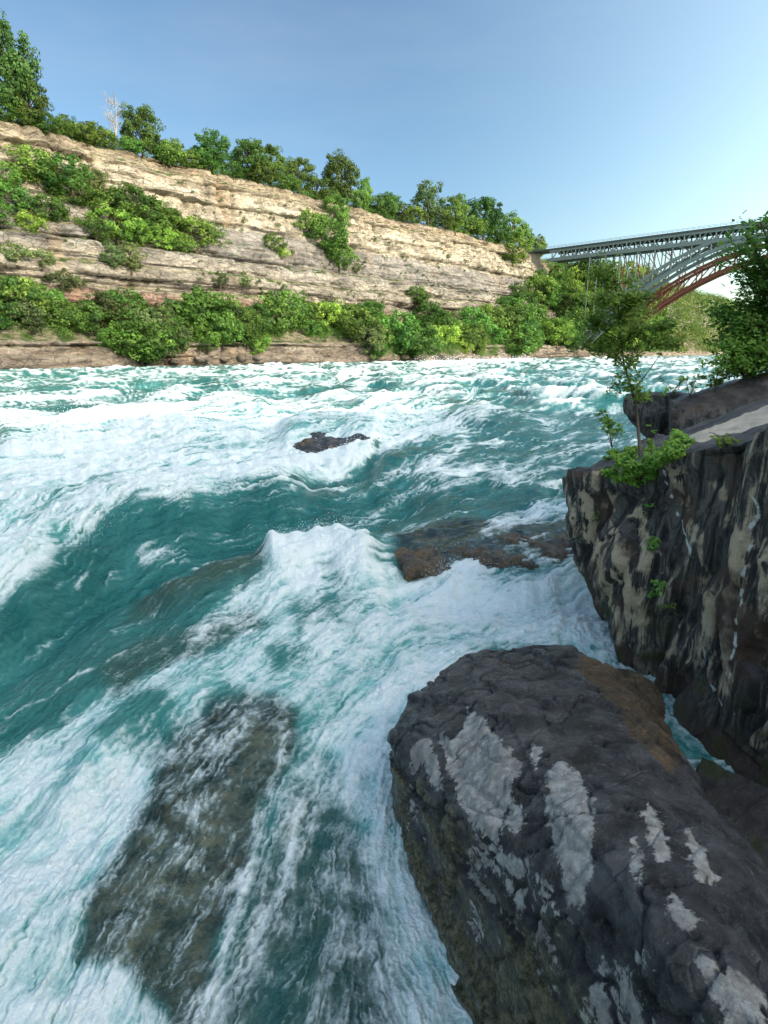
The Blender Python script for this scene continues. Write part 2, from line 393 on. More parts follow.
# A: great foam field
A_ = area([(-120, 470), (0, 452), (120, 420), (300, 412), (440, 408), (460, 440), (380, 448), (345, 478), (250, 495), (150, 512), (95, 540), (0, 598), (-120, 650)], 13)
put(foamD, A_, .66); put(aer, A_, .80)
put(foamD, area([(-120, 480), (0, 470), (180, 455), (330, 455), (345, 470), (250, 488), (150, 505), (60, 540), (-120, 580)], 12), .80)
put(foamD, line([(0, 560), (60, 530), (130, 505), (240, 485), (330, 470)], 9) * .8, .95)
put(foamD, line([(280, 462), (320, 468), (350, 455), (372, 440)], 12) * .9, 1.0)
# C: dark trough
C_ = area([(-120, 700), (-10, 608), (60, 565), (110, 532), (160, 514), (260, 498), (370, 486), (440, 496), (570, 478), (570, 500), (480, 512), (400, 525), (370, 560), (330, 534), (272, 545), (262, 575), (200, 620), (120, 680), (0, 745), (-120, 800)], 8)
put(foamD, C_, .06); put(aer, C_, .22)
put(aer, C_ * area([(-120, 640), (0, 640), (140, 600), (60, 680), (-20, 730), (-120, 760)], 30), .42)
put(silt, area([(130, 625), (150, 590), (230, 560), (268, 552), (268, 575), (210, 600)], 14) * .8, .85)
put(foamD, line([(0, 720), (60, 690), (130, 655)], 2.0) * .5, .6)
put(foamD, line([(150, 548), (185, 540), (215, 545)], 7) * .55, .6)
# D: breaker and the foam fan below
D_ = area([(268, 552), (285, 536), (330, 532), (364, 536), (372, 565), (420, 580), (520, 585), (600, 570), (640, 640), (655, 680), (600, 665), (520, 640), (460, 655), (415, 700), (385, 770), (420, 900), (540, 1060), (400, 1060), (330, 900), (345, 760), (230, 690), (100, 780), (0, 800), (-120, 850), (-120, 790), (0, 758), (110, 700), (200, 630), (250, 590)], 12)
put(foamD, D_, .52); put(aer, D_, .80)
put(foamD, area([(272, 552), (285, 537), (330, 532), (362, 538), (368, 560), (345, 585), (300, 590), (276, 575)], 7), .98)
put(foamD, area([(400, 585), (520, 588), (600, 575), (628, 610), (560, 632), (470, 628), (410, 610)], 18), .74)
put(foamD, line([(360, 570), (450, 592), (540, 590), (600, 578)], 10) * .8, .85)
put(foamD, area([(420, 690), (450, 655), (420, 640), (380, 690), (370, 760), (390, 800)], 14) * .6, .60)
put(foamD, line([(640, 650), (610, 620), (640, 600)], 12) * .6, .25)
# dark holes in the fan
for poly, fe in (([(296, 598), (318, 604), (330, 592), (356, 596), (346, 612), (358, 628), (326, 622), (306, 634)], 12), ([(320, 570), (340, 566), (345, 585), (326, 588)], 5),
                 ([(98, 742), (130, 706), (165, 700), (178, 712), (160, 745), (120, 772), (102, 768)], 8), ([(256, 646), (282, 640), (300, 650), (322, 640), (312, 662), (276, 672)], 13)):
    q = area(poly, fe); put(foamD, q * .85, .22); put(aer, q * .8, .40)
# thin brownish ramp left of the fan
q = area([(100, 672), (150, 640), (250, 610), (262, 625), (190, 660), (120, 700)], 10); put(foamD, q * .7, .30); put(silt, q * .7, .8); put(aer, q, .3)
# F: bottom-left foam
F_ = area([(-120, 800), (0, 775), (90, 745), (160, 770), (190, 730), (210, 700), (190, 760), (150, 830), (95, 900), (70, 950), (130, 980), (165, 1030), (170, 1090), (-120, 1200)], 12)
put(foamD, F_, .74); put(aer, F_, .85)
put(foamD, line([(-20, 1010), (60, 1000), (120, 975), (160, 1010)], 22) * .9, .95)
put(foamD, line([(10, 900), (60, 870), (100, 800), (150, 760)], 20) * .7, .9)
# G: shallow shelf, water thin enough to see the rock
G_ = area([(175, 742), (215, 708), (270, 700), (305, 712), (300, 750), (262, 800), (252, 870), (215, 935), (215, 1000), (185, 1060), (170, 1010), (128, 965), (70, 955), (80, 905), (120, 855), (150, 800)], 12)
put(foamD, G_, .40); put(clr, G_, .95); put(aer, G_, .25)
G2 = area([(255, 870), (300, 780), (350, 800), (380, 880), (400, 960), (420, 1100), (190, 1100), (225, 970)], 18)
put(foamD, G2, .34); put(clr, G2 * .95, .62); put(aer, G2, .28)
put(foamD, line([(290, 735), (262, 800), (250, 860), (232, 930), (205, 1000), (190, 1060)], 5) * .8, .80)
put(foamD, line([(305, 800), (285, 870), (250, 940), (222, 990), (200, 1050)], 4) * .7, .72)
put(foamD, line([(440, 930), (470, 980), (520, 1040)], 22) * .8, .78)
put(foamD, line([(330, 700), (330, 780), (360, 860)], 20) * .5, .58)
# right pocket beside the fluted rock
q = area([(600, 648), (640, 625), (660, 670), (690, 710), (720, 760), (640, 700)], 12); put(foamD, q * .8, .42); put(aer, q * .8, .5)
# K: ledge with pouring water
K_ = area([(396, 545), (440, 528), (520, 525), (590, 530), (598, 560), (540, 568), (500, 566), (440, 572), (398, 574)], 7)
put(foamD, K_, .16); put(clr, K_, .88); put(silt, K_ * .6, .5)
put(foamD, area([(470, 545), (495, 520), (560, 500), (572, 515), (520, 535), (480, 552)], 8) * .8, .58)
put(foamD, area([(500, 562), (520, 545), (560, 548), (598, 552), (598, 566), (545, 570)], 6) * .6, .55)
put(foamD, area([(425, 572), (495, 560), (500, 572), (470, 585), (425, 584)], 5), .74)
put(foamD, line([(345, 505), (400, 492), (470, 480), (560, 466)], 4) * .6, .62)
put(foamD, line([(440, 480), (500, 478), (560, 486), (575, 510)], 7) * .7, .62)
put(foamD, line([(380, 478), (430, 468), (460, 450), (455, 432)], 5) * .7, .75)
put(foamD, line([(300, 492), (380, 478), (440, 455), (520, 438)], 3) * .6, .6)
put(foamD, line([(560, 400), (600, 420), (615, 440)], 6) * .5, .5)
# B: rock hump in the rapid
B_ = area([(288, 446), (300, 434), (330, 427), (362, 423), (378, 430), (372, 442), (340, 446), (310, 452)], 5)
put(foamD, B_, .50)
q = line([(378, 446), (366, 462), (335, 478), (300, 486)], 5); put(foamD, q, .12); put(aer, q, .15)
# far bright crests
for p, r_, v_ in (([(420, 366), (470, 361), (530, 360)], 2.6, .95), ([(340, 378), (365, 372)], 4, .9), ([(0, 430), (70, 436), (130, 430)], 9, .85),
                  ([(150, 408), (250, 404), (330, 400)], 3, .75), ([(600, 362), (690, 360)], 2, .7), ([(380, 398), (440, 392)], 4, .7)):
    put(foamD, line(p, r_) * .85, v_)
for p, r_ in (([(0, 412), (120, 418), (200, 405)], 5), ([(300, 396), (400, 386)], 5), ([(40, 396), (160, 398)], 4), ([(200, 388), (290, 384)], 4)):
    q = line(p, r_) * .8; put(foamD, q, .08); put(aer, q, .16)

# bulk shape of the water
def hump(pts, r_, h): 
    global H; H = H + h * line(pts, r_)
hump([(-80, 590), (0, 572), (90, 525), (170, 498), (280, 480)], 22, .55)
hump([(-80, 700), (0, 650), (110, 585), (230, 540), (400, 508)], 24, -.60)
hump([(180, 590), (262, 556)], 24, .35)
hump([(282, 556), (330, 548), (360, 552)], 22, .62)
hump([(395, 540), (590, 545)], 26, .22)
hump([(400, 598), (610, 598)], 18, -.30)
hump([(300, 436), (340, 432), (370, 432)], 15, .95)
hump([(378, 452), (360, 466), (320, 482)], 8, -.45)
hump([(0, 440), (120, 430), (260, 415)], 12, .5)
hump([(120, 930), (200, 760), (270, 715)], 50, .12)
hump([(60, 800), (120, 740), (200, 690)], 24, .22)
hump([(0, 940), (60, 900)], 50, .15)
PXg, PYg = PX0, PY0

# flow direction (unit vectors on the plan) by blending guide currents
guides = [((700, 370), (600, 378)), ((400, 372), (300, 376)), ((50, 400), (-50, 404)), ((580, 440), (500, 458)), ((500, 470), (400, 490)), ((350, 500), (220, 520)),
          ((250, 450), (130, 470)), ((80, 500), (-20, 560)), ((430, 440), (370, 480)), ((100, 600), (0, 680)), ((250, 590), (120, 690)), ((350, 600), (230, 690)),
          ((560, 600), (440, 640)), ((430, 660), (360, 730)), ((350, 740), (300, 860)), ((250, 760), (180, 900)), ((120, 760), (30, 850)), ((380, 850), (400, 980)),
          ((300, 900), (240, 1010)), ((60, 900), (0, 1000)), ((620, 560), (540, 585)), ((640, 680), (620, 620)), ((440, 930), (500, 1010))]
fx = np.zeros_like(WX); fy = np.zeros_like(WX); fw = 0
for (x0, y0), (x1, y1) in guides:
    p0, p1 = at_z(x0, y0), at_z(x1, y1); d = p1 - p0; d /= np.linalg.norm(d)
    mx, my = (x0 + x1) / 2, (y0 + y1) / 2
    wg = 1 / (((PXg - mx) ** 2 + (2.0 * (PYg - my)) ** 2) / 3600 + .15) ** 2
    fx += wg * d[0]; fy += wg * d[1]
fl = np.hypot(fx, fy) + 1e-6; fx /= fl; fy /= fl
dfl = sstep(25, 90, D); fx = fx * (1 - dfl) - U[0] * dfl; fy = fy * (1 - dfl) - U[1] * dfl
# streaks: noise averaged along the current (coarser with distance)
def lic(scale, nstep, step, seed):
    X = WX.copy(); Y = WY.copy(); acc = 0; sc_ = scale
    for k in range(-nstep, nstep + 1):
        px_ = WX + fx * k * step * sc_; py_ = WY + fy * k * step * sc_
        # curl the streaks a little
        acc = acc + pn(px_ / sc_, py_ / sc_, 0, seed) * (1 - abs(k) / (nstep + 1))
    return acc / (nstep + 1)
lev = np.clip(np.log2(np.maximum(D, 5) / 5), 0, 6)
wqx = .12 * D * .2 * fbm(WX / (D * .05 + .25), WY / (D * .05 + .25), 0, 2, 95); wqy = .12 * D * .2 * fbm(WX / (D * .05 + .25), WY / (D * .05 + .25), 0, 2, 98)
_wx, _wy = WX, WY; WX = WX + wqx; WY = WY + wqy
st1 = lic(.20, 4, .8, 101); st2_ = lic(.60, 4, .7, 103); st3 = lic(1.8, 4, .6, 107); st4 = lic(.08, 4, .8, 109)
WX, WY = _wx, _wy
w1 = 1 - sstep(10, 30, D); w4 = 1 - sstep(4, 11, D)
streak = (st4 * w4 * .7 + st1 * w1 * .9 + st2_ * (1 - sstep(35, 90, D)) + st3 * .9)
sig = streak.std(axis=1, keepdims=True) + 1e-4; streak = streak / sig * .5
# fine filaments, their width following the distance so that every reach keeps its texture
fil = np.zeros_like(WX); fws = np.zeros_like(WX); ld = np.log2(np.maximum(D, 3) * .0075)
for kk in range(-6, 2):
    wgt = np.clip(1 - np.abs(ld - kk), 0, 1); rows = np.flatnonzero(wgt.max(axis=1) > .01)
    if not len(rows): continue
    r0_, r1_ = rows[0], rows[-1] + 1; sl_ = slice(r0_, r1_); sc_ = 2.0 ** kk; acc = 0
    gx = WX[sl_] + wqx[sl_] * .6; gy = WY[sl_] + wqy[sl_] * .6
    tbx, tby = pn2(gx / (sc_ * 2.3), gy / (sc_ * 2.3), 230 + kk) * sc_ * .8, pn2(gx / (sc_ * 2.3), gy / (sc_ * 2.3), 240 + kk) * sc_ * .8
    gx = gx + tbx + .25 * sc_ * pn2(gx / sc_ * .9, gy / sc_ * .9, 250); gy = gy + tby
    nl = 4 if kk <= -4 else 5
    for j in range(-nl, nl + 1):
        acc = acc + pn2((gx + fx[sl_] * j * sc_ * .8) / sc_, (gy + fy[sl_] * j * sc_ * .8) / sc_, 200 + kk) * (1 - abs(j) / (nl + 1.5)) / math.sqrt(nl)
    fil[sl_] += wgt[sl_] * acc; fws[sl_] += wgt[sl_] ** 2
fil = fil / np.sqrt(np.maximum(fws, .3)); fil /= fil.std() + 1e-6
# cellular lace of thinning foam
lace = 1 - np.abs(fbm(WX / .45, WY / .45, 0, 3, 121)) * 3.2
lace2 = 1 - np.abs(fbm(WX / 1.6, WY / 1.6, 0, 3, 123)) * 3.2
lc = np.clip(lace, -1, 1) * (1 - sstep(9, 22, D)) + np.clip(lace2, -1, 1) * sstep(7, 20, D) * (1 - sstep(40, 80, D))
# open-river waves
s_ = WX * U[0] + WY * U[1]; v_ = WX * N[0] + WY * N[1]
far_ = sstep(22, 60, D)
wv = fbm(WX / 13 + 3, WY / 20, 0, 3, 131); wv2 = 1 - np.abs(fbm(WX / 9, WY / 11, 0, 3, 135)) * 3.0
wave = wv * 1.1 + np.clip(wv2, -.8, 1) * .55
wave = wave * (1 - sstep(150, 182, v_) * .75)
H += far_ * wave * 1.15
mid_ = sstep(8, 22, D) * (1 - far_)
H += mid_ * (.30 * fbm(WX / 4.5, WY / 4.5, 0, 3, 141) + .12 * (1 - np.abs(fbm(WX / 1.8, WY / 1.8, 0, 3, 143)) * 3))
H += (1 - sstep(14, 26, D)) * (.11 * fbm(WX / 1.3, WY / 1.3, 0, 4, 145) + .03 * np.clip(streak, -1.5, 1.5) + .0025 * fil)
crest = sstep(.22, .95, wave) * far_
foamD = foamD + crest * .50 + far_ * .03 * (1 - crest)
foamD = np.minimum(foamD, .42 + (foamD - .42) * .54)
F0 = foamD + (.17 + .06 * sstep(10, 25, D)) * streak + (.045 + .06 * sstep(8, 22, D)) * fil + .12 * lc * sstep(.12, .35, foamD)
F0 = F0 + .10 * fbm(WX / (.03 * D + .1), WY / (.03 * D + .1), 0, 3, 151)
foam = np.clip(F0, 0, 1.15)
aer = np.clip(aer + .09 * streak + .07 * fil + .35 * (foamD - .35) + .18 * fbm(WX / (.07 * D + .3), WY / (.07 * D + .3), 0, 3, 153), 0, 1)
clr = np.clip(clr + .12 * streak * (clr > .05), 0, 1)
fsm = sstep(.35, .9, foam)
H += fsm * (.03 + .035 * lev) * (.6 + fbm(WX / (.02 * D + .12), WY / (.02 * D + .12), 0, 4, 161) * 1.6)
H -= .10 * (1 - sstep(4, 9, D))
WV = np.stack([WX, WY, H], -1)
river = mesh_np('river_water', WV.reshape(-1, 3), grid_faces(*WX.shape)[:, ::-1], M_WATER,
                attrs={'foam': foam, 'aeration': aer, 'clearness': clr, 'silt': np.clip(silt, 0, 1), 'coarse': lev})
tag(river, kind='structure')
def water_z(x, y):
    i = np.argmin((WX - x) ** 2 + (WY - y) ** 2); return float(H.ravel()[i])
# river bed: one sheet reaching past the horizon
bedm = simple('river_bed', (.02, .07, .065), .8, .2, .4, .3)
q = 6000.0
bed = mesh_np('ground', [(-q, -q, -5), (q, -q, -5), (q, q, -5), (-q, q, -5)], [[0, 1, 2, 3]], bedm); tag(bed, kind='structure')
print('water verts', WX.size)

# ------------------------------------------------------------------ rocks
def hull_bm(bm, pts):
    vs = [bm.verts.new(tuple(p)) for p in pts]
    r = bmesh.ops.convex_hull(bm, input=vs)
    junk = list({g for g in r['geom_interior'] + r['geom_unused'] if isinstance(g, bmesh.types.BMVert)})
    if junk: bmesh.ops.delete(bm, geom=junk, context='VERTS')
def rock_mesh(hulls, voxel, smooth=6):
    bm = bmesh.new()
    for h in hulls: 
        b2 = bmesh.new(); hull_bm(b2, h); tmp = bpy.data.meshes.new('tmp'); b2.to_mesh(tmp); bm.from_mesh(tmp); b2.free(); bpy.data.meshes.remove(tmp)
    bmesh.ops.recalc_face_normals(bm, faces=bm.faces[:])
    me = bpy.data.meshes.new('tmp'); bm.to_mesh(me); bm.free()
    o = bpy.data.objects.new('tmp', me); C.objects.link(o)
    r = o.modifiers.new('r', 'REMESH'); r.mode = 'VOXEL'; r.voxel_size = voxel
    s = o.modifiers.new('s', 'SMOOTH'); s.iterations = smooth; s.factor = .6
    dg = bpy.context.evaluated_depsgraph_get(); ev = o.evaluated_get(dg); m2 = bpy.data.meshes.new_from_object(ev)
    bpy.data.objects.remove(o); 
    return m2
def get_co(me):
    a = np.empty(len(me.vertices) * 3, np.float32); me.vertices.foreach_get('co', a); return a.reshape(-1, 3)
def get_no(me):
    a = np.empty(len(me.vertices) * 3, np.float32); me.vertices.foreach_get('normal', a); return a.reshape(-1, 3)
def set_co(me, V): me.vertices.foreach_set('co', V.astype(np.float32).ravel()); me.update()
def set_attr(me, k, a):
    at = me.attributes.new(k, 'FLOAT', 'POINT'); at.data.foreach_set('value', np.asarray(a, np.float32))
def finish(me, name, mat):
    me.name = name; me.materials.clear(); me.materials.append(mat)
    me.polygons.foreach_set('use_smooth', np.ones(len(me.polygons), bool)); me.update()
    o = bpy.data.objects.new(name, me); C.objects.link(o); return o
def poly_sd(P2, poly):
    poly = np.array(poly, float); n = len(poly); best = np.full(len(P2), 1e9); ins = np.zeros(len(P2), bool)
    for i in range(n):
        a, b = poly[i], poly[(i + 1) % n]; d = b - a
        q = np.clip(((P2 - a) @ d) / (d @ d + 1e-12), 0, 1); best = np.minimum(best, np.linalg.norm(P2 - a - q[:, None] * d, axis=1))
        if a[1] != b[1]:
            ins ^= ((a[1] > P2[:, 1]) != (b[1] > P2[:, 1])) & (P2[:, 0] < (b[0] - a[0]) * (P2[:, 1] - a[1]) / (b[1] - a[1]) + a[0])
    return np.where(ins, best, -best)

def boulder_mat(name='wet_dark_stone', bl=(.19, .125, .07)):
    m, t = new_mat(name); geo = t.n('ShaderNodeNewGeometry'); pos = geo.outputs['Position']
    nz = t.sep(geo.outputs['Normal'])
    pale, moss, brown, vein = t.attr('pale'), t.attr('moss'), t.attr('brown'), t.attr('vein')
    n0 = t.noise(pos, 3.2, 7, .65); n1 = t.noise(pos, 14, 7, .7); n2 = t.noise(pos, 55, 5, .7)
    dark = t.mix(t.ss(n0, .35, .66), (.014, .014, .017), (.105, .10, .105))
    dark = t.mix(t.math('MULTIPLY', t.ss(n1, .56, .70), .5), dark, (.16, .15, .15))
    pk = t.mix(t.ss(n1, .35, .7), (.32, .29, .27), (.66, .62, .58))
    pk = t.mix(t.ss(n2, .60, .72), pk, (.13, .12, .12))
    pk = t.mix(t.math('MULTIPLY', t.ss(t.noise(pos, 1.7, 5), .5, .7), .6), pk, (.26, .21, .18))
    pe = t.math('ADD', pale, t.math('MULTIPLY_ADD', n1, .16, -.08)); pe = t.math('ADD', pe, t.math('MULTIPLY_ADD', n0, .16, -.08))
    pm = t.ss(pe, -.008, .012)
    br = t.mix(t.ss(t.math('ADD', t.math('MULTIPLY', n0, .7), t.math('MULTIPLY', n1, .3)), .34, .68), (.035, .024, .016), bl)
    ol = t.mix(t.ss(n1, .38, .66), (.035, .034, .016), (.21, .18, .10))
    ol = t.mix(t.ss(n2, .55, .7), ol, (.20, .19, .15))
    c = t.mix(t.ss(t.math('ADD', brown, t.math('MULTIPLY_ADD', n0, .8, -.4)), .35, .65), dark, br)
    c = t.mix(t.ss(t.math('ADD', moss, t.math('MULTIPLY_ADD', n0, .9, -.45)), .35, .65), c, ol)
    c = t.mix(t.math('MULTIPLY', pm, .96), c, pk)
    c = t.mix(t.ss(vein, .2, .8), c, (.09, .062, .04))
    speck = t.ss(t.noise(pos, 38, 3, .5), .70, .76)
    c = t.mix(t.math('MULTIPLY', speck, .7), c, (.30, .30, .30))
    h = t.math('ADD', t.math('MULTIPLY', n0, .9), t.math('ADD', t.math('MULTIPLY', n1, .50), t.math('ADD', t.math('MULTIPLY', n2, .42), t.math('MULTIPLY', t.noise(pos, 160, 3, .6), .12))))
    mid_ = t.noise(pos, 6.5, 8, .62, .4)
    vo = t.n('ShaderNodeTexVoronoi', feature='DISTANCE_TO_EDGE', ins={'Vector': t.n('ShaderNodeMix', data_type='VECTOR', ins={0: .12, 4: pos, 5: t.n('ShaderNodeTexNoise', ins={'Vector': pos, 'Scale': 3.0}).outputs['Color']}).outputs[1], 'Scale': 1.1}).outputs['Distance']
    crk = t.ss(vo, 0.0, .014)
    b = t.bump(t.math('ADD', t.math('ADD', h, t.math('MULTIPLY', crk, .35)), t.math('MULTIPLY', mid_, .45)), .9, .10)
    c = t.mix(t.math('MULTIPLY', t.ss(mid_, .56, .72), .45), c, (.17, .16, .165))
    ro = t.math('ADD', t.math('MULTIPLY_ADD', pm, .40, .12), t.math('MULTIPLY', n1, .25))
    t.out(t.princ(**{'Base Color': c, 'Roughness': ro, 'Specular IOR Level': .5, 'Normal': b})); return m
M_BOULDER = boulder_mat(); M_SUNK = boulder_mat('river_worn_stone', (.75, .55, .34))

Pz = at_z
# --- big foreground boulder
hA = [Pz(400, 775, .55), Pz(404, 740, .75), Pz(418, 706, .85), Pz(445, 675, .95), Pz(478, 654, 1.0), Pz(520, 650, 1.1), Pz(570, 654, 1.2), Pz(608, 672, 1.2),
      Pz(450, 800, 1.05), Pz(505, 870, 1.15), Pz(590, 985, 1.3), Pz(660, 1100, 1.3),
      Pz(540, 760, 1.55), Pz(600, 850, 1.95), Pz(690, 930, 2.2), Pz(780, 1060, 2.3),
      Pz(640, 725, 1.4), Pz(678, 790, 1.45), Pz(705, 845, 1.5), Pz(748, 905, 1.5), Pz(860, 1010, 1.4),
      Pz(402, 815, -.1), Pz(425, 870, -.35), Pz(484, 930, -.4), Pz(572, 1030, -.4), Pz(640, 1160, -.4),
      (0.4, 5.6, -1.2), (1.2, 7.0, -1.2), (2.6, 6.4, -1.2), (3.2, 4.2, -1.2), (3.0, 2.0, -1.2), (1.5, 1.6, -1.2), (.7, 3.6, -1.2)]
hA2 = [Pz(590, 672, 1.0), Pz(625, 668, .95), Pz(655, 680, .85), Pz(668, 700, .8), Pz(674, 740, .8), Pz(672, 770, .9), Pz(600, 700, 1.2), Pz(640, 760, 1.25), (2.2, 6.8, -1), (3.4, 6.6, -1), (3.5, 5.2, -1), (2.2, 5.2, -1)]
cA = np.mean(hA, axis=0); hA = [tuple(np.array(p) + .14 * (np.array(p) - cA) / np.linalg.norm(np.array(p) - cA)) for p in hA]
me = rock_mesh([hA, hA2], .022, 45)
V = get_co(me); Nn = get_no(me)
x, y, z = V.T
top_n = sstep(.25, .75, Nn[:, 2])
# bedding that dips across the block
bd = (x * .25 + y * .35 + z * 1.6); k = np.floor(bd / .23 + .9 * fbm(x * .8, y * .8, z * .8, 2, 7)); 
d = .14 * fbm(x * .9, y * .9, z * .9, 4, 3) + .026 * fbm(x * 4, y * 4, z * 4, 4, 5)
# flat facets with sharp breaks: snap the surface to a few cleavage planes
ca, cb_ = x * .8 + y * .5 + .5 * fbm(x * .7, y * .7, z * .7, 2, 61), y * .9 - x * .4 + z * .5 + .5 * fbm(x * .7, y * .7, z * .7, 2, 63)
kc = np.floor(ca / .62), np.floor(cb_ / .8); d += .075 * (cell(kc[0], kc[1], 5) - .5)
fa = np.minimum(np.abs(ca / .62 - np.round(ca / .62)), 1); fb_ = np.abs(cb_ / .8 - np.round(cb_ / .8)); d -= .02 * np.exp(-(fa / .03) ** 2) + .02 * np.exp(-(fb_ / .03) ** 2)
d += .07 * (cell(k, k * 0, 5) - .5) * (1 - .5 * top_n)
rid = np.abs(fbm(x * 1.3 + 2, y * 1.3, z * 1.3, 3, 11)); d -= .05 * np.exp(-(rid / .022) ** 2)
d -= .010 * np.abs(fbm(x * 9, y * 9, z * 9, 3, 13))
def crack(pts_px, zc, wd, dep):
    P = np.array([at_z(a, b, zc)[:2] for a, b in pts_px]); best = np.full(len(V), 9.)
    XY = V[:, :2] + .03 * np.stack([fbm(x * 6, y * 6, 0, 3, 15), fbm(x * 6, y * 6, 0, 3, 17)], 1)
    for a, b in zip(P[:-1], P[1:]):
        e = b - a; q = np.clip(((XY - a) @ e) / (e @ e), 0, 1); best = np.minimum(best, np.linalg.norm(XY - a - q[:, None] * e, axis=1))
    return dep * np.exp(-(best / wd) ** 2), best
c1, b1 = crack([(492, 648), (530, 662), (575, 690), (620, 730), (650, 770), (690, 810)], 1.3, .030, .085)
c2, b2 = crack([(520, 818), (560, 828), (610, 848), (650, 862), (700, 880)], 1.75, .018, .05)
c3, b3 = crack([(430, 700), (448, 715), (470, 700)], 1.0, .03, .05)
c4, b4 = crack([(440, 735), (460, 790), (500, 850)], 1.2, .02, .03)
d -= (c1 + c2 + c3 + c4) * (z > 0)
V = V + Nn * d[:, None]; set_co(me, V); x, y, z = V.T; Nn = get_no(me)
patches = [  # pale dried patches on the boulder's upper face: outlines with a height
    ([(468, 706), (486, 720), (505, 745), (520, 765), (512, 790), (520, 800), (505, 812), (500, 840), (505, 862), (492, 872), (478, 840), (460, 800), (450, 775), (440, 735), (452, 740), (462, 730)], 1.2),
    ([(430, 740), (438, 760), (442, 790), (430, 780), (424, 765), (412, 770), (408, 752), (418, 742)], 1.0),
    ([(548, 770), (562, 760), (578, 772), (590, 800), (596, 830), (590, 860), (583, 900), (574, 908), (562, 885), (553, 850), (544, 820), (545, 790)], 1.6),
    ([(508, 800), (520, 805), (524, 825), (514, 835), (506, 822)], 1.35), ([(532, 745), (540, 748), (536, 768), (530, 762)], 1.35),
    ([(516, 880), (527, 890), (524, 915), (508, 918), (500, 905)], 1.3), ([(548, 895), (560, 925), (552, 935), (540, 915), (534, 905)], 1.4),
    ([(648, 800), (665, 825), (672, 860), (660, 862), (648, 835), (642, 815)], 1.6), ([(635, 840), (645, 870), (640, 885), (632, 868)], 1.8),
    ([(600, 980), (640, 1000), (660, 1060), (610, 1080), (580, 1020)], 1.7), ([(670, 890), (700, 920), (690, 935), (665, 910)], 2.0),
    ([(690, 830), (705, 850), (715, 880), (700, 880), (688, 850)], 1.5), ([(700, 960), (760, 990), (780, 1060), (720, 1040)], 2.1)]
from mathutils.bvhtree import BVHTree
def me_bvh(me_): 
    return BVHTree.FromPolygons([tuple(v) for v in get_co(me_)], [tuple(p.vertices) for p in me_.polygons])
bb = me_bvh(me)
def on_boulder(px, py, zc):
    l = bb.ray_cast(Vector((0, 0, CAM_H)), Vector(ray(px, py)).normalized())[0]
    return np.array(l)[:2] if l is not None else at_z(px, py, zc)[:2]
pale = np.full(len(V), -1.0)
for poly, zc in patches:
    P = [on_boulder(a, b, zc) for a, b in poly]; pale = np.maximum(pale, poly_sd(V[:, :2], P))
pale = pale + .02 * fbm(x * 9, y * 9, z * 9, 3, 19); pale = np.where(Nn[:, 2] > -.1, pale, -.5)
e0, e1 = at_z(392, 745, .8)[:2], at_z(600, 1005, 1.4)[:2]; ed = (e1 - e0) / np.linalg.norm(e1 - e0)
side = (V[:, 0] - e0[0]) * ed[1] - (V[:, 1] - e0[1]) * ed[0]        # >0 towards the crown of the block
mp = [on_boulder(a, b, 1.0) for a, b in [(398, 748), (418, 775), (440, 808), (470, 845), (500, 885), (530, 925), (565, 965), (600, 1010)]]
mp = mp + [mp[-1] + np.array([0, -3.]), np.array([-2., 0.]), np.array([-2., mp[0][1] + .1])]
moss = sstep(-.10, .14, poly_sd(V[:, :2], mp))
moss = np.maximum(moss, 1 - sstep(-.05, .45, z))
brown = sstep(-.12, .12, poly_sd(V[:, :2], [on_boulder(a, b, 1.0) for a, b in [(575, 668), (600, 690), (625, 722), (650, 752), (672, 775), (690, 760), (690, 690), (640, 655), (590, 655)]]))
brown = np.maximum(brown, .9 * sstep(3.0, 3.4, x))
for kk, aa in (('pale', pale), ('moss', moss), ('brown', brown), ('vein', np.maximum(np.exp(-(b1 / .035) ** 2) * .9, np.exp(-(b2 / .014) ** 2)))): set_attr(me, kk, aa)
o = finish(me, 'boulder', M_BOULDER); tag(o, 'large dark wet boulder with pale grey dried patches beside foaming water', 'boulder')

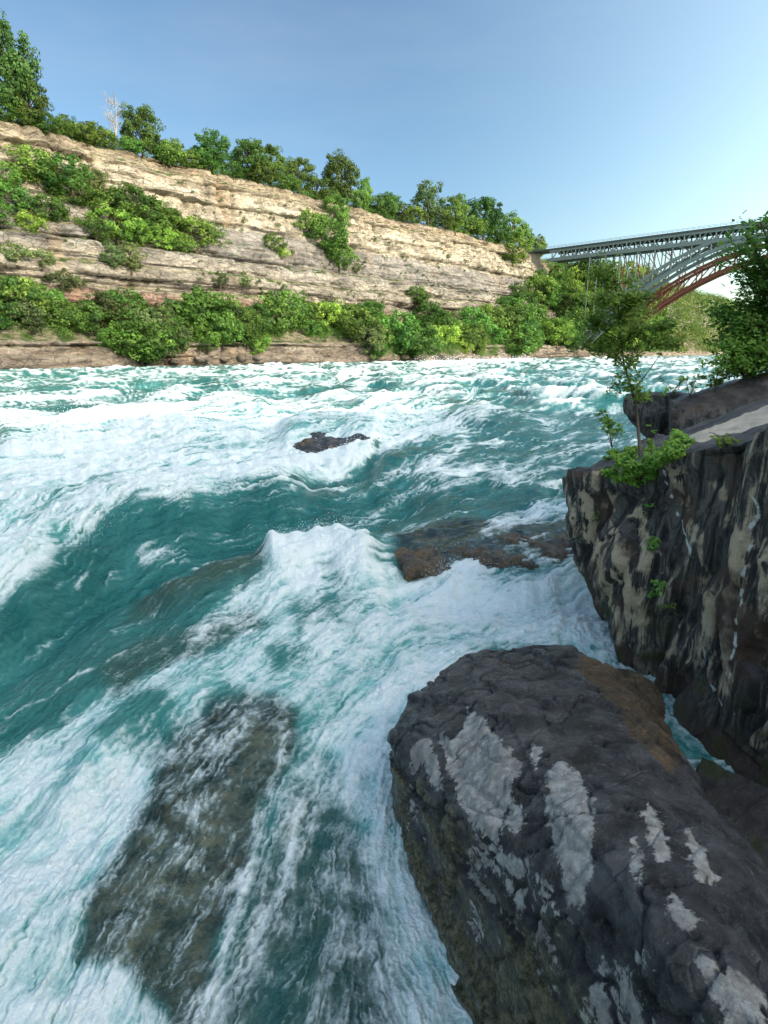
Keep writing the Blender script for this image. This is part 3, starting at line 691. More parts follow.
# --- fluted rock wall
def wall_mat():
    m, t = new_mat('fluted_stone'); geo = t.n('ShaderNodeNewGeometry'); pos = geo.outputs['Position']
    nz = t.sep(geo.outputs['Normal'])[2]; z = t.sep(pos)[2]
    pale, brown, slab, white = t.attr('pale'), t.attr('brown'), t.attr('slab'), t.attr('white')
    n0 = t.noise(pos, 2.0, 7, .6); n1 = t.noise(pos, 9, 7, .7); n2 = t.noise(pos, 45, 5, .7)
    vs = t.noise(t.map(pos, (6.2, 6.2, .55)), 1.0, 8, .68, .9)
    dark = t.mix(t.ss(vs, .40, .62), (.010, .010, .011), (.15, .135, .12))
    pal = t.mix(n1, (.30, .23, .15), (.90, .70, .48))
    pf = t.math('ADD', pale, t.math('MULTIPLY_ADD', vs, 3.4, -1.62)); pf = t.math('ADD', pf, t.math('MULTIPLY_ADD', n1, .5, -.25))
    c = t.mix(t.math('MULTIPLY', t.ss(pf, .62, 1.05), .92), dark, pal)
    c = t.mix(t.math('MULTIPLY', t.ss(t.noise(pos, 1.3, 6, .65), .50, .68), .65), c, (.13, .065, .035))
    c = t.mix(t.math('MULTIPLY', t.ss(n1, .55, .70), .45), c, (.03, .028, .028))
    br = t.mix(n1, (.022, .013, .010), (.12, .065, .042))
    c = t.mix(t.ss(t.math('ADD', brown, t.math('MULTIPLY_ADD', n0, .8, -.4)), .4, .65), c, br)
    wf = t.math('MULTIPLY', t.ss(t.math('ADD', white, t.math('MULTIPLY_ADD', t.noise(pos, 11, 7, .75), 1.1, -.55)), .40, .75), .85)
    c = t.mix(wf, c, (.80, .80, .77))
    topc = t.mix(t.ss(n0, .38, .62), (.045, .038, .040), (.13, .105, .10))
    sb = t.mix(n1, (.55, .42, .32), (.82, .68, .54))
    topc = t.mix(t.ss(slab, .35, .65), topc, sb)
    c = t.mix(t.ss(nz, .45, .75), c, topc)
    mo = t.math('MULTIPLY', t.ss(n0, .48, .62), t.math('SUBTRACT', 1.0, t.ss(z, .2, 1.5)))
    c = t.mix(t.math('MULTIPLY', mo, .8), c, (.055, .070, .015))
    hz = t.noise(t.map(pos, (.8, .8, 5.0)), 1.0, 5, .6)
    h = t.math('ADD', t.math('MULTIPLY', vs, .7), t.math('ADD', t.math('MULTIPLY', n1, .7), t.math('ADD', t.math('MULTIPLY', n2, .35), t.math('MULTIPLY', hz, .5))))
    b = t.bump(h, .9, .10)
    t.out(t.princ(**{'Base Color': c, 'Roughness': t.math('MULTIPLY_ADD', n1, .4, .35), 'Specular IOR Level': .45, 'Normal': b})); return m
M_WALL = wall_mat()
def seg_w(pts, q):    # distance from vertices (Y,Z plane projection) to a polyline given as (px,py) on the plane x = X0
    P = np.array(pts); best = np.full(len(q), 9.)
    for a, b in zip(P[:-1], P[1:]):
        e = b - a; tq = np.clip(((q - a) @ e) / (e @ e + 1e-9), 0, 1); best = np.minimum(best, np.linalg.norm(q - a - tq[:, None] * e, axis=1))
    return best
def at_x(px, py, X):
    r = ray(px, py); t_ = X / r[0]; return np.array([X, r[1] * t_, CAM_H + r[2] * t_])
def make_wall(name, hulls, voxel, label, flute=.16, sm=8, slabpoly=None):
    me = rock_mesh(hulls, voxel, sm); V = get_co(me); Nn = get_no(me); x, y, z = V.T
    sidef = 1 - sstep(.35, .7, np.abs(Nn[:, 2]))
    a = y * .9 + x * .5 + .28 * fbm(x * .5, y * .5, z * .55, 3, 31) * 2 + z * .10
    fl = np.minimum(np.abs(pn(a * 1.25, z * .16, 0, 33)) * 1.5, .6); fl2 = np.minimum(np.abs(pn(a * 3.1, z * .35, 0, 35)) * 1.4, .6)
    d = sidef * (flute * (fl * 2.4 - .5) + flute * .38 * (fl2 * 2.4 - .5)) + .10 * fbm(x * .9, y * .9, z * .9, 4, 37) + .035 * fbm(x * 4, y * 4, z * 4, 4, 39)
    k = np.floor(z / .55 + .8 * fbm(x * .6, y * .6, 0, 2, 40)); d += sidef * .05 * (cell(k, np.floor(a / .7), 3) - .5)
    V = V + Nn * d[:, None]; set_co(me, V); x, y, z = V.T
    rid = fl * 2.2 + fl2 * .6
    set_attr(me, 'pale', np.clip(.18 + .55 * sstep(.25, .9, rid) - .1, 0, 1))
    brown = np.exp(-((y - 6.7) / .9) ** 2) * (1 - sstep(2.0, 3.2, z)) * sstep(.4, 1.6, z) * .7
    brown = np.maximum(brown, .6 * (1 - sstep(.2, 1.0, z))); brown = np.maximum(brown, .55 * np.exp(-((x - 4.0) / .35) ** 2) * (y > 10.6))
    set_attr(me, 'brown', brown)
    bw = me_bvh(me); O = Vector((0, 0, CAM_H))
    def onr(px, py):
        l = bw.ray_cast(O, Vector(ray(px, py)).normalized())[0]; return None if l is None else np.array(l)
    def streaks(lines, wd, wob):
        out = np.zeros(len(V)); qq = V + wob * np.stack([fbm(y * 4, z * 4, x, 2, 41), fbm(y * 4, z * 4, x, 2, 43), fbm(y * 3, z * 3, x, 2, 45)], 1)
        for pl in lines:
            pl = np.array(pl, float); tq_ = np.linspace(0, len(pl) - 1, 9 * (len(pl) - 1) + 1); pl = np.stack([np.interp(tq_, np.arange(len(pl)), pl[:, i_]) for i_ in (0, 1)], 1)
            P = [onr(*p) for p in pl]; P = [p for p in P if p is not None]
            for a_1, b_1 in zip(P[:-1], P[1:]):
                e = b_1 - a_1; tq = np.clip(((qq - a_1) @ e) / (e @ e + 1e-9), 0, 1); out = np.maximum(out, np.exp(-(np.linalg.norm(qq - a_1 - tq[:, None] * e, axis=1) / wd) ** 2))
        return out
    wh = pl_ = np.zeros(len(V)); sb = np.zeros(len(V))
    if slabpoly:
        wh = streaks([[(664, 470), (672, 500), (684, 530), (694, 560)], [(752, 500), (758, 520), (748, 545), (742, 580), (736, 640), (726, 690)], [(700, 640), (708, 680), (722, 705)]], .030, .07)
        pl_ = streaks([[(585, 492), (592, 530), (603, 570), (612, 600)], [(676, 480), (692, 520), (704, 570), (708, 620)], [(722, 480), (735, 540), (728, 620), (724, 680)], [(640, 500), (648, 560)], [(612, 500), (618, 560), (640, 620)]], .11, .16)
        sp_y = [onr(*p) for p in [(668, 448), (700, 431), (735, 418), (764, 406), (766, 424), (735, 434), (700, 443)]]; sp_y = [p[:2] for p in sp_y if p is not None]
        if len(sp_y) > 4: c_ = sp_y[3]; sp_y = sp_y[:4] + [sp_y[3] + (sp_y[3] - sp_y[2]) * 3, sp_y[4] + (sp_y[4] - sp_y[5]) * 3] + sp_y[4:]; sb = sstep(-.06, .10, poly_sd(V[:, :2], sp_y))
    set_attr(me, 'white', wh * sidef * (x < 6.5)); set_attr(me, 'slab', sb)
    pv = np.clip(.12 + .55 * sstep(.3, .9, rid) - .1 + .75 * pl_, 0, 1.2); pv = pv if slabpoly else pv * .15; at0 = me.attributes['pale']; at0.data.foreach_set('value', pv.astype(np.float32))
    o = finish(me, name, M_WALL); tag(o, label, 'rock'); return o
Yt = at_y
W1 = [Yt(566, 480, 11.6), Yt(592, 464, 12.4), Yt(640, 452, 12.6), Yt(700, 428, 12.6), Yt(770, 402, 12.3), Yt(840, 380, 12),
      Yt(604, 482, 10.8), Yt(668, 470, 9.6), Yt(740, 455, 8.0), Yt(800, 432, 6.8), Yt(880, 405, 6.2), Yt(1000, 380, 6.2),
      (5.9, 12.3, -1.2), (4.75, 11.3, 0.0), (4.75, 9.5, -.5), (4.7, 8.0, -.8), (4.9, 6.0, -1.2), (5.3, 4.6, -1.2), (5.4, 4.6, 3.6), (10, 4.6, -1.2), (10, 12.3, -1.2), (10, 5, 5.2), (10, 11.5, 5.2), (4.25, 11.6, 1.2), (4.0, 11.7, 1.9)]
W3 = [Pz(690, 790, .1), Pz(715, 840, .1), Pz(760, 900, .1), Pz(700, 750, .2), Pz(740, 770, .35), Pz(800, 800, .5), Pz(800, 900, .3), (3.0, 6.4, -1.2), (3.0, 4.2, -1.2), (5, 6.4, -1.2), (5, 4, -1.2)]
W2 = [Yt(690, 655, 7.9), Yt(740, 640, 7.4), Yt(800, 640, 7.0), Yt(700, 740, 7.4), Yt(735, 800, 6.6), Yt(800, 700, 6.4), Yt(830, 860, 5.6), (4.0, 7.8, -1.2), (3.75, 6.6, -1.2), (4.1, 4.9, -1.2), (6, 8, -1.2), (6, 4.9, -1.2), (4.7, 5.4, 1.1), (6, 5, 1.4)]
slabp = [at_y(660, 446, 12.1)[:2], at_y(700, 427, 13.2)[:2], at_y(830, 375, 13.2)[:2], at_y(860, 385, 11.0)[:2], at_y(770, 421, 11.0)[:2]]
make_wall('fluted_rock', [W1], .032, 'tall fluted rock with white mineral streaks and a pale sloping top at right', .36, 7, slabp)
make_wall('rock', [W2], .03, 'low mossy brown rock wedged between the fluted rock and the dark boulder', .10, 8)
make_wall('rock', [W3], .03, 'dark wet rock low in the crevice right of the large boulder', .08, 8)
L1 = [Yt(674, 400, 14.5), Yt(674, 434, 14.0), Yt(700, 392, 14.6), Yt(770, 372, 14.6), Yt(860, 345, 14.4), Yt(770, 410, 13.5), Yt(860, 390, 13.2), Yt(674, 400, 17), Yt(860, 345, 17.5), Yt(674, 470, 14.2), Yt(674, 470, 17), Yt(860, 470, 17), Yt(860, 470, 13.5)]
make_wall('rock_ledge', [L1], .04, 'dark layered ledge behind the pale slab under the right hand tree', .08, 4)
L2 = [Yt(624, 398, 16.5), Yt(630, 393, 16.6), Yt(672, 393, 16.6), Yt(690, 396, 16.6), Yt(626, 414, 16.3), Yt(660, 416, 16.3), Yt(690, 440, 16.3), Yt(632, 394, 17.9), Yt(690, 393, 17.9), Yt(684, 460, 16.6), Yt(684, 460, 17.8), Yt(700, 500, 16.6), Yt(700, 500, 17.8), Yt(628, 412, 17.7)]
make_wall('rock_block', [L2], .04, 'small flat dark block jutting out over the river behind the sapling', .05, 4)

def river_rock(name, pts, label, voxel, amp, seed, brown_v=.9, mt=None):
    me = rock_mesh([pts], voxel, 10); V = get_co(me); Nn = get_no(me); x, y, z = V.T
    d = amp * 1.3 * fbm(x * .55 + 7, y * .55, z + seed, 2, 50) + amp * fbm(x * .9, y * .9, z * .9 + seed, 4, 51) * 1.5 + amp * .45 * fbm(x * 3.6, y * 3.6, z * 3.6, 4, 53)
    V = V + Nn * d[:, None]; set_co(me, V); n = len(V)
    set_attr(me, 'pale', np.full(n, -.4)); set_attr(me, 'moss', -.1 + .7 * fbm(x * 1.5, y * 1.5, z, 3, 57)); set_attr(me, 'brown', np.clip(brown_v + .9 * fbm(x * 1.1, y * 1.1, z, 3, 59), 0, 1.2)); set_attr(me, 'vein', np.zeros(n))
    o = finish(me, name, mt or M_SUNK); tag(o, label, 'rock'); return o
def flat_block(outline, z_top, z_bot, shrink=.12, dome=.12):
    P = np.array([at_z(a, b, z_top)[:2] for a, b in outline]); c = P.mean(0); out = [(*p, z_top - dome) for p in P]
    out += [(*(c + (p - c) * .7), z_top) for p in P]; out += [(*(c + (p - c) * (1 + shrink)), z_bot) for p in P]; return out
river_rock('sunken_rock', flat_block([(398, 553), (425, 535), (480, 530), (560, 528), (600, 540), (598, 560), (540, 557), (480, 560), (405, 568)], .17, -1.5, .02, .12), 'brown wet ledge with water pouring over it left of the fluted rock', .045, .22, 3, .8, M_BOULDER)
river_rock('sunken_rock', flat_block([(70, 955), (80, 905), (120, 855), (150, 800), (175, 745), (215, 708), (270, 700), (310, 712), (310, 760), (300, 800), (360, 830), (400, 940), (420, 1080), (150, 1080)], -.20, -1.6, .1, .1), 'broad brown rock shelf under thin rushing water in front of the camera', .04, .10, 5)
river_rock('sunken_rock', flat_block([(288, 446), (300, 434), (330, 427), (362, 423), (380, 430), (374, 440), (340, 444), (310, 449)], .50, -1.5, .1, .3), 'dark rounded rock washed over by white water in mid river', .09, .18, 9, .2, M_BOULDER)
from mathutils.bvhtree import BVHTree
def bvh_of(names):
    out = []
    for o in C.objects:
        if o.type == 'MESH' and o.name.split('.')[0] in names:
            out.append(BVHTree.FromPolygons([tuple(v) for v in get_co(o.data)], [tuple(p.vertices) for p in o.data.polygons]))
    return out
near_bvh = bvh_of({'fluted_rock', 'rock', 'rock_ledge', 'rock_block'})
def hit(px, py, default_y=12.0):
    d = Vector(ray(px, py)).normalized(); best = None
    for b_h in near_bvh:
        l, n_, i_, ds = b_h.ray_cast(Vector((0, 0, CAM_H)), d)
        if l is not None and (best is None or ds < best[1]): best = (l, ds, n_)
    if best is None: return at_y(px, py, default_y), np.array([0, -.6, .8])
    return np.array(best[0]), np.array(best[2])
print('rocks ok')

# ------------------------------------------------------------------ bridges
M_STEEL = simple('painted_steel', (.15, .185, .18), .5, .4, 3.0, .25)
M_STEELD = simple('dark_deck_steel', (.06, .075, .08), .6, .3, 2.0, .3)
M_RUST = simple('rusty_steel', (.20, .075, .050), .8, .2, 1.5, .5)
M_CONC = simple('concrete', (.26, .24, .20), .85, .2, .6, .2)
BD = np.array([.70, -.714]); BP = np.array([.714, .70])
def bridge(name, origin, z_deck, width, arch, mats, label, two_deck):
    root = bpy.data.objects.new(name, None); C.objects.link(root); root.location = (origin[0], origin[1], 0)
    tag(root, label, 'bridge', 'steel arch bridges over the gorge')
    def P(w_, z, off=0.0): return np.array([BD[0] * w_ + BP[0] * off, BD[1] * w_ + BP[1] * off, z])
    Wt = 272; steel, dk = mats; w2 = width / 2
    deck = MB(); deck.bar(P(-25, z_deck), P(Wt, z_deck), width + 2.2, 1.0)
    if two_deck: deck.bar(P(-8, z_deck - 6.6), P(Wt, z_deck - 6.6), width, .9)
    deck.build('deck', dk, root)
    rail = MB()
    for off in (-w2 - 1.05, w2 + 1.05):
        for zz in (1.9, 1.2): rail.bar(P(-20, z_deck + zz, off), P(Wt, z_deck + zz, off), .14, .14)
        for w_ in np.arange(-20, Wt, 3.0): rail.bar(P(w_, z_deck + .5, off), P(w_, z_deck + 1.9, off), .12)
    rail.build('railing', steel, root)
    wc_, zc_, kk, dep = arch
    az = lambda w_: zc_ - kk * (w_ - wc_) ** 2
    ws = np.arange(25, 257, 11.0)
    truss = MB(); zb = z_deck - (6.6 if two_deck else 0)
    if two_deck:
        for off in (-w2, w2):
            truss.bar(P(-6, z_deck - .9, off), P(Wt, z_deck - .9, off), 1.0, 2.3); truss.bar(P(-6, zb - .3, off), P(Wt, zb - .3, off), 1.0, 2.2)
            for i, w_ in enumerate(np.arange(-4, Wt, 9.0)):
                truss.bar(P(w_, zb, off), P(w_, z_deck - .5, off), .7)
                truss.bar(P(w_, zb, off), P(w_ + 4.5, z_deck - 1, off), .6)
                truss.bar(P(w_ + 9, zb, off), P(w_ + 4.5, z_deck - 1, off), .6)
    if truss.n: truss.build('deck_truss', steel, root)
    for side_i, off in enumerate((-w2, w2)):
        rib = MB()
        a_w = ws[(az(ws) < zb + 2)]
        top = lambda w_: min(az(w_) + dep * (1 + abs(w_ - wc_) / 160), zb - .2)
        for i in range(len(ws) - 1):
            w0, w1_ = ws[i], ws[i + 1]
            rib.bar(P(w0, az(w0), off), P(w1_, az(w1_), off), 1.7, 2.0)
            rib.bar(P(w0, top(w0), off), P(w1_, top(w1_), off), 1.5, 1.7)
            rib.bar(P(w0, az(w0), off), P(w1_, top(w1_), off), .6) if w0 < wc_ else rib.bar(P(w0, top(w0), off), P(w1_, az(w1_), off), .6)
            rib.bar(P(w0, az(w0), off), P(w0, top(w0), off), .7)
        rib.build('arch_rib', steel, root)
    posts = MB()
    for i, w_ in enumerate(ws):
        t_ = min(az(w_) + dep * (1 + abs(w_ - wc_) / 160), zb - .2)
        for off in (-w2, w2):
            if zb - t_ > 1.5:
                posts.bar(P(w_, t_, off), P(w_, zb, off), .55)
                if i + 1 < len(ws):
                    w1_ = ws[i + 1]; t1 = min(az(w1_) + dep * (1 + abs(w1_ - wc_) / 160), zb - .2)
                    posts.bar(P(w_, zb, off), P(w1_, t1, off), .45) if w_ < wc_ else posts.bar(P(w_, t_, off), P(w1_, zb, off), .45)
        if zb - t_ > 1.5: posts.bar(P(w_, t_, -w2), P(w_, t_, w2), .6)
    posts.build('spandrel_posts', steel, root)
    for q0, q1, wd_, dp_ in ((P(-27, z_deck - 13), P(-27, z_deck - .7), width + 3, 13), (P(268, 20), P(268, z_deck - .7), width + 3, 12), (P(5, -2), P(15, 14), width + 2, 8)):
        ab = MB(); ab.bar(q0, q1, wd_, dp_); ab.build('abutment', M_CONC, root)
    return root
bridge('arch_bridge', (127, 462), 74.2, 12, (140, 67.5, .0043, 4.5), (M_STEEL, M_STEELD), 'grey green double deck steel arch bridge nearer the rapids', True)
bridge('arch_bridge', (156, 488), 73.5, 9, (140, 62.5, .0040, 6.5), (M_RUST, M_RUST), 'rusty red steel arch bridge just behind the grey one', False)

# ------------------------------------------------------------------ foliage kit
def leaves(centers, normals, size, rng, quad=True, droop=.0, var=None, aspect=.55):
    n = len(centers); size = np.broadcast_to(size, n) * rng.uniform(.7, 1.3, n)
    nr = normals + rng.normal(0, .55, (n, 3)); nr /= np.linalg.norm(nr, axis=1)[:, None]
    r = rng.normal(size=(n, 3)); r[:, 2] -= droop; t1 = r - (r * nr).sum(1)[:, None] * nr; t1 /= np.linalg.norm(t1, axis=1)[:, None]
    t2 = np.cross(nr, t1); L = size[:, None]; Wd = L * aspect
    V = np.stack([centers - t1 * L * .5, centers + t2 * Wd * .5 - nr * L * .06, centers + t1 * L * .5 - nr * L * .12, centers - t2 * Wd * .5 - nr * L * .06], 1)
    F = np.arange(n * 4).reshape(-1, 4); v = rng.uniform(0, 1, n) if var is None else np.clip(var + rng.normal(0, .18, n), 0, 1)
    return V.reshape(-1, 3), F, np.repeat(v, 4)
def crown_points(rng, rx, ry, rz, cz_, nclump, per, clump_r, flat=.75):
    d = rng.normal(size=(nclump, 3)); d /= np.linalg.norm(d, axis=1)[:, None]
    rad = rng.uniform(.45, 1.0, nclump) ** .6
    lump = 1 + .22 * np.sin(d[:, 0] * 5 + rng.uniform(0, 6)) * np.cos(d[:, 1] * 4 + d[:, 2] * 5 + rng.uniform(0, 6))
    cc = d * (rad * lump)[:, None] * np.array([rx, ry, rz]) + np.array([0, 0, cz_])
    cr = clump_r * rng.uniform(.6, 1.35, nclump); cvar = rng.uniform(.1, .95, nclump)
    e = rng.normal(size=(nclump, per, 3)); e /= np.linalg.norm(e, axis=2)[..., None]; e[..., 2] *= flat
    P = cc[:, None] + e * (cr[:, None, None] * rng.uniform(.55, 1.05, (nclump, per, 1)))
    nn = e + .5 * d[:, None] + np.array([0, 0, .35]); nn /= np.linalg.norm(nn, axis=2)[..., None]
    return P.reshape(-1, 3), nn.reshape(-1, 3), np.repeat(cvar, per), cc
def make_tree(name, seed, h, rx, rz, mat, nclump=110, per=26, leaf=.5, trunk=True, bare=.25, clump_r=None, lean=0.0, bark=None):
    rng = np.random.RandomState(seed); root = bpy.data.objects.new(name, None); C.objects.link(root)
    cz_ = h - rz
    P, nn, cv, cc = crown_points(rng, rx, rx, rz, cz_, nclump, per, clump_r or rx * .24)
    P = P[P[:, 2] > 0.02 * h] if False else P
    V, F, lv = leaves(P, nn, leaf, rng, var=cv)
    mesh_np('crown', V, F, mat, root, smooth=False, attrs={'leafvar': lv})
    tb = MB(); r0 = h * .028 + .03
    tb.tube([(0, 0, -.8), (0, 0, h * .2), (rng.uniform(-.03, .03) * h, rng.uniform(-.03, .03) * h, h * .5), (0, 0, h * .82)], [r0 * 1.2, r0, r0 * .7, r0 * .2])
    for k in rng.choice(len(cc), 9, replace=False):
        c = cc[k]; z0 = max(h * .12, min(h * .6, c[2] * .6)); tb.tube([(0, 0, z0), c * .5 + np.array([0, 0, z0 * .5 + .05 * h]), c], [r0 * .5, r0 * .3, r0 * .1], 5)
    tb.build('trunk', bark or M_BARK, root, True)
    return root
def copy_tree(src, loc, sc_, rz, mat=None):
    r = src.copy(); C.objects.link(r)
    for ch in list(src.children):
        c = ch.copy(); C.objects.link(c); c.parent = r
    r.location = loc; r.scale = sc_ if hasattr(sc_, '__len__') else (sc_,) * 3; r.rotation_euler = (0, 0, rz); return r

def surf(px, py, lim=900):
    d = (cpx - px) ** 2 + (cpy - py) ** 2 + np.where((cz < 20) | (cz > lim), 1e9, 0) + np.where(ZZ < .8, 1e6, 0)
    i = np.argmin(d + cz * .0005); return cliffV.reshape(-1, 3)[i], cz.ravel()[i]
rngp = np.random.RandomState(11)
protos = {}
def proto(kind, seed):
    key = (kind, seed)
    if key in protos: return protos[key], False
    nm, h, rx, rz, mat, nc, per, lf = {
        'tree': ('leafy_tree', 10, 3.9, 4.5, M_LEAF, 120, 72, .42), 'deep': ('leafy_tree', 10, 4.3, 4.6, M_LEAFD, 130, 72, .44),
        'bush': ('bush', 4.5, 3.1, 2.3, M_LEAF, 70, 50, .38), 'grey': ('leafy_tree', 9, 3.4, 4.2, M_LEAFG, 100, 52, .40),
        'small': ('shrub', 3.0, 2.0, 1.6, M_LEAFG, 45, 30, .34), 'lime': ('bush', 4.8, 3.3, 2.5, M_LEAFY, 70, 50, .38)}[kind]
    protos[key] = make_tree(nm, seed + hash_kind[kind] * 31, h, rx, rz, mat, nc, per, lf); return protos[key], True
hash_kind = {k: i for i, k in enumerate(('tree', 'deep', 'bush', 'grey', 'small', 'lime'))}
HK = {'tree': 10, 'deep': 10, 'bush': 4.5, 'grey': 9, 'small': 3.0, 'lime': 4.8}
def plant_at(px, py, hpx, kind, label=None, cat='tree', group=None, wide=1.0, sink=.6):
    """a plant rooted on the far bank where the ray through the given sight line meets it, hpx tall as seen from there"""
    P, zc = surf(px, py); h = hpx * zc / FPX; k = h / HK[kind]
    src, new = proto(kind, rngp.randint(3)); rz = rngp.uniform(0, 6.28)
    loc = (P[0], P[1], P[2] - sink * min(1, k)); s3 = (k * wide, k * wide, k)
    if new: o = src; o.location = loc; o.scale = s3; o.rotation_euler = (0, 0, rz)
    else:
        o = copy_tree(src, loc, s3, rz)
        for kk in ('label', 'category', 'group'):
            if kk in o: del o[kk]
    tag(o, label, cat, group); return o
ORD = ['first', 'second', 'third', 'fourth', 'fifth', 'sixth', 'seventh', 'eighth', 'ninth', 'tenth', 'eleventh', 'twelfth', 'thirteenth', 'fourteenth', 'fifteenth', 'sixteenth', 'seventeenth', 'eighteenth', 'nineteenth', 'twentieth']
ORD += ['twenty-' + o for o in ORD[:9]] + ['thirtieth'] + ['thirty-' + o for o in ORD[:9]] + ['fortieth'] + ['forty-' + o for o in ORD[:9]] + ['fiftieth'] + ['fifty-' + o for o in ORD[:9]] + ['sixtieth', 'sixty-first', 'sixty-second', 'sixty-third']

# trees on the rim, base sight line and height
for px, py, hp, kd, lb, wd in [
    (18, 98, 88, 'deep', 'tall dark leafy tree on the rim at the far left', .72), (38, 101, 44, 'deep', 'rounded dark tree right beside the tall tree at far left', .9),
    (78, 112, 20, 'tree', 'low bushy tree on the rim left of the bare tree', 1.3), (150, 132, 46, 'deep', 'round crowned tree right of the bare tree on the rim', .95),
    (133, 130, 15, 'tree', 'light green tree at the foot of the bare rim tree', 1.2), (184, 142, 24, 'tree', 'small spiky tree on the rim right of the round crowned tree', .8),
    (222, 152, 36, 'deep', 'broad tree at the left end of the long rim grove', 1.1), (250, 163, 38, 'deep', 'broad dark tree second from left in the rim grove', 1.1),
    (276, 172, 36, 'tree', 'broad tree in the middle of the long rim grove', 1.1), (302, 181, 34, 'deep', 'broad tree at the right end of the long rim grove', 1.1),
    (343, 196, 46, 'deep', 'compact dark tree standing alone on the rim above the cliff bush', .85), (370, 200, 30, 'tree', 'pointed narrow tree right of the lone dark rim tree', .6),
    (392, 206, 24, 'tree', 'low bushy tree on the rim between two darker trees', 1.3), (430, 218, 42, 'grey', 'tall grey green tree on the rim above the dark overhang', .95),
    (456, 226, 34, 'tree', 'rounded tree just right of the grey green rim tree', 1.0), (484, 236, 40, 'deep', 'large dark tree on the rim toward the bridge', 1.05),
    (512, 245, 32, 'tree', 'rounded tree third from the bridge end on the rim', 1.0), (526, 248, 22, 'tree', 'green tree second from the bridge end on the rim', 1.0), (540, 253, 22, 'grey', 'grey green tree on the rim nearest the bridge', .9)]:
    plant_at(px, py, hp, kd, lb, 'tree', 'trees along the cliff rim', wd)
# low growth along the rim
xs = [8, 30, 55, 66, 90, 100, 110, 140, 165, 176, 196, 206, 236, 262, 290, 318, 330, 356, 380, 404, 414, 444, 470, 498, 534]
for i, px in enumerate(xs):
    py = np.interp(px, [0, 100, 200, 300, 400, 500, 560], [98, 124, 152, 184, 210, 241, 262])
    plant_at(px, py, rngp.uniform(13, 20), 'bush', ORD[i] + ' low bush from the left in the fringe along the cliff rim', 'bush', 'low bushes along the cliff rim', 1.25)
# cliff face bushes
mid = [(-8, 215, 34, 'bush'), (14, 205, 34, 'bush'), (30, 172, 38, 'bush'), (60, 185, 42, 'bush'), (72, 196, 34, 'bush'), (92, 192, 40, 'grey'), (110, 212, 36, 'bush'), (132, 214, 42, 'bush'), (150, 228, 40, 'bush'),
       (118, 232, 38, 'lime'), (172, 232, 36, 'tree'), (196, 240, 36, 'bush'), (160, 240, 28, 'lime'), (140, 238, 30, 'bush'), (95, 232, 26, 'bush'), (184, 246, 22, 'bush'), (30, 222, 24, 'lime'), (48, 214, 30, 'bush'), (4, 176, 26, 'bush')]
mid.sort()
for i, (px, py, hp, kd) in enumerate(mid):
    plant_at(px, py + 4, hp * .8, kd, ORD[i] + ' bush from the left on the green terrace of the cliff', 'bush', 'bushes on the upper terrace of the cliff', 1.15, 1.2)
for px, py, hp, kd, lb in [
    (113, 268, 26, 'grey', 'left of two shrubs hanging over the pale lower ledges'), (132, 270, 28, 'grey', 'right of two shrubs hanging over the pale lower ledges'),
    (336, 232, 34, 'tree', 'tree at the top of the green tongue on the bare cliff'), (306, 236, 26, 'bush', 'bush at the left of the green tongue on the bare cliff'),
    (326, 248, 30, 'bush', 'bush in the middle of the green tongue on the cliff'), (340, 266, 24, 'bush', 'bush at the foot of the green tongue on the cliff'),
    (274, 250, 16, 'bush', 'small bush on the grey cliff left of the green tongue'), (282, 256, 10, 'lime', 'tiny lime bush below the small bush on grey cliff'),
    (278, 290, 12, 'small', 'tiny upright shrub alone on the pale lower beds'), (417, 302, 16, 'bush', 'round bush on the pale boulder slab above the belt'),
    (472, 288, 12, 'small', 'small shrub on the grey cliff above the waterside belt'), (356, 270, 9, 'small', 'tiny shrub just right of the green tongue'),
    (42, 262, 16, 'small', 'low shrub strip on the ledges at the left edge'), (16, 258, 18, 'small', 'low leftmost shrub on the ledges near the left edge'),
    (60, 288, 20, 'small', 'dark shrub on the reddish bed at left'), (78, 285, 12, 'small', 'small shrub on the reddish bed near the footpath gap'),
    (220, 282, 12, 'small', 'tiny left shrub of a pair on the lower ledges'), (244, 284, 12, 'small', 'tiny right shrub of a pair on the lower ledges'),
    (513, 262, 22, 'bush', 'bush tucked under the rim at the right end of the cliff')]:
    plant_at(px, py, hp, kd, lb, 'shrub', 'shrubs growing on the cliff face', 1.1, .8)
# waterside belt
def belt(n, x0, x1, ylo, yhi, h0, h1, kinds, label, group, cat='tree'):
    made = []
    for i in range(n):
        px = x0 + (x1 - x0) * (i + rngp.uniform(-.6, 1.6)) / n; f = rngp.uniform(0, 1)
        py = np.interp(px, *ylo) * (1 - f) + np.interp(px, *yhi) * f
        made.append((px, plant_at(px, py, h0 + (h1 - h0) * rngp.uniform(0, 1) ** 1.4, kinds[rngp.randint(len(kinds))], label, cat, group, rngp.uniform(.9, 1.25), .8)))
    for i, (px, o) in enumerate(sorted(made, key=lambda q_: project(q_[1].location)[0])): o['label'] = ORD[i] + ' from the left, ' + label
belt(13, -20, 92, ([0, 100], [336, 338]), ([0, 100], [310, 318]), 20, 44, ['bush', 'tree', 'grey', 'bush'], 'leafy tree in the belt left of the cliff gap', 'trees in the belt left of the gap')
belt(30, 106, 268, ([100, 280], [360, 352]), ([100, 280], [326, 332]), 16, 46, ['bush', 'tree', 'lime', 'bush', 'grey'], 'leafy tree in the waterside belt right of the cliff gap', 'trees in the waterside belt right of the gap')
belt(15, 272, 372, ([270, 370], [334, 342]), ([270, 370], [322, 328]), 16, 34, ['bush', 'tree', 'bush', 'lime'], 'green tree above the bare waterline rock in mid bank', 'trees above the bare waterline rock')
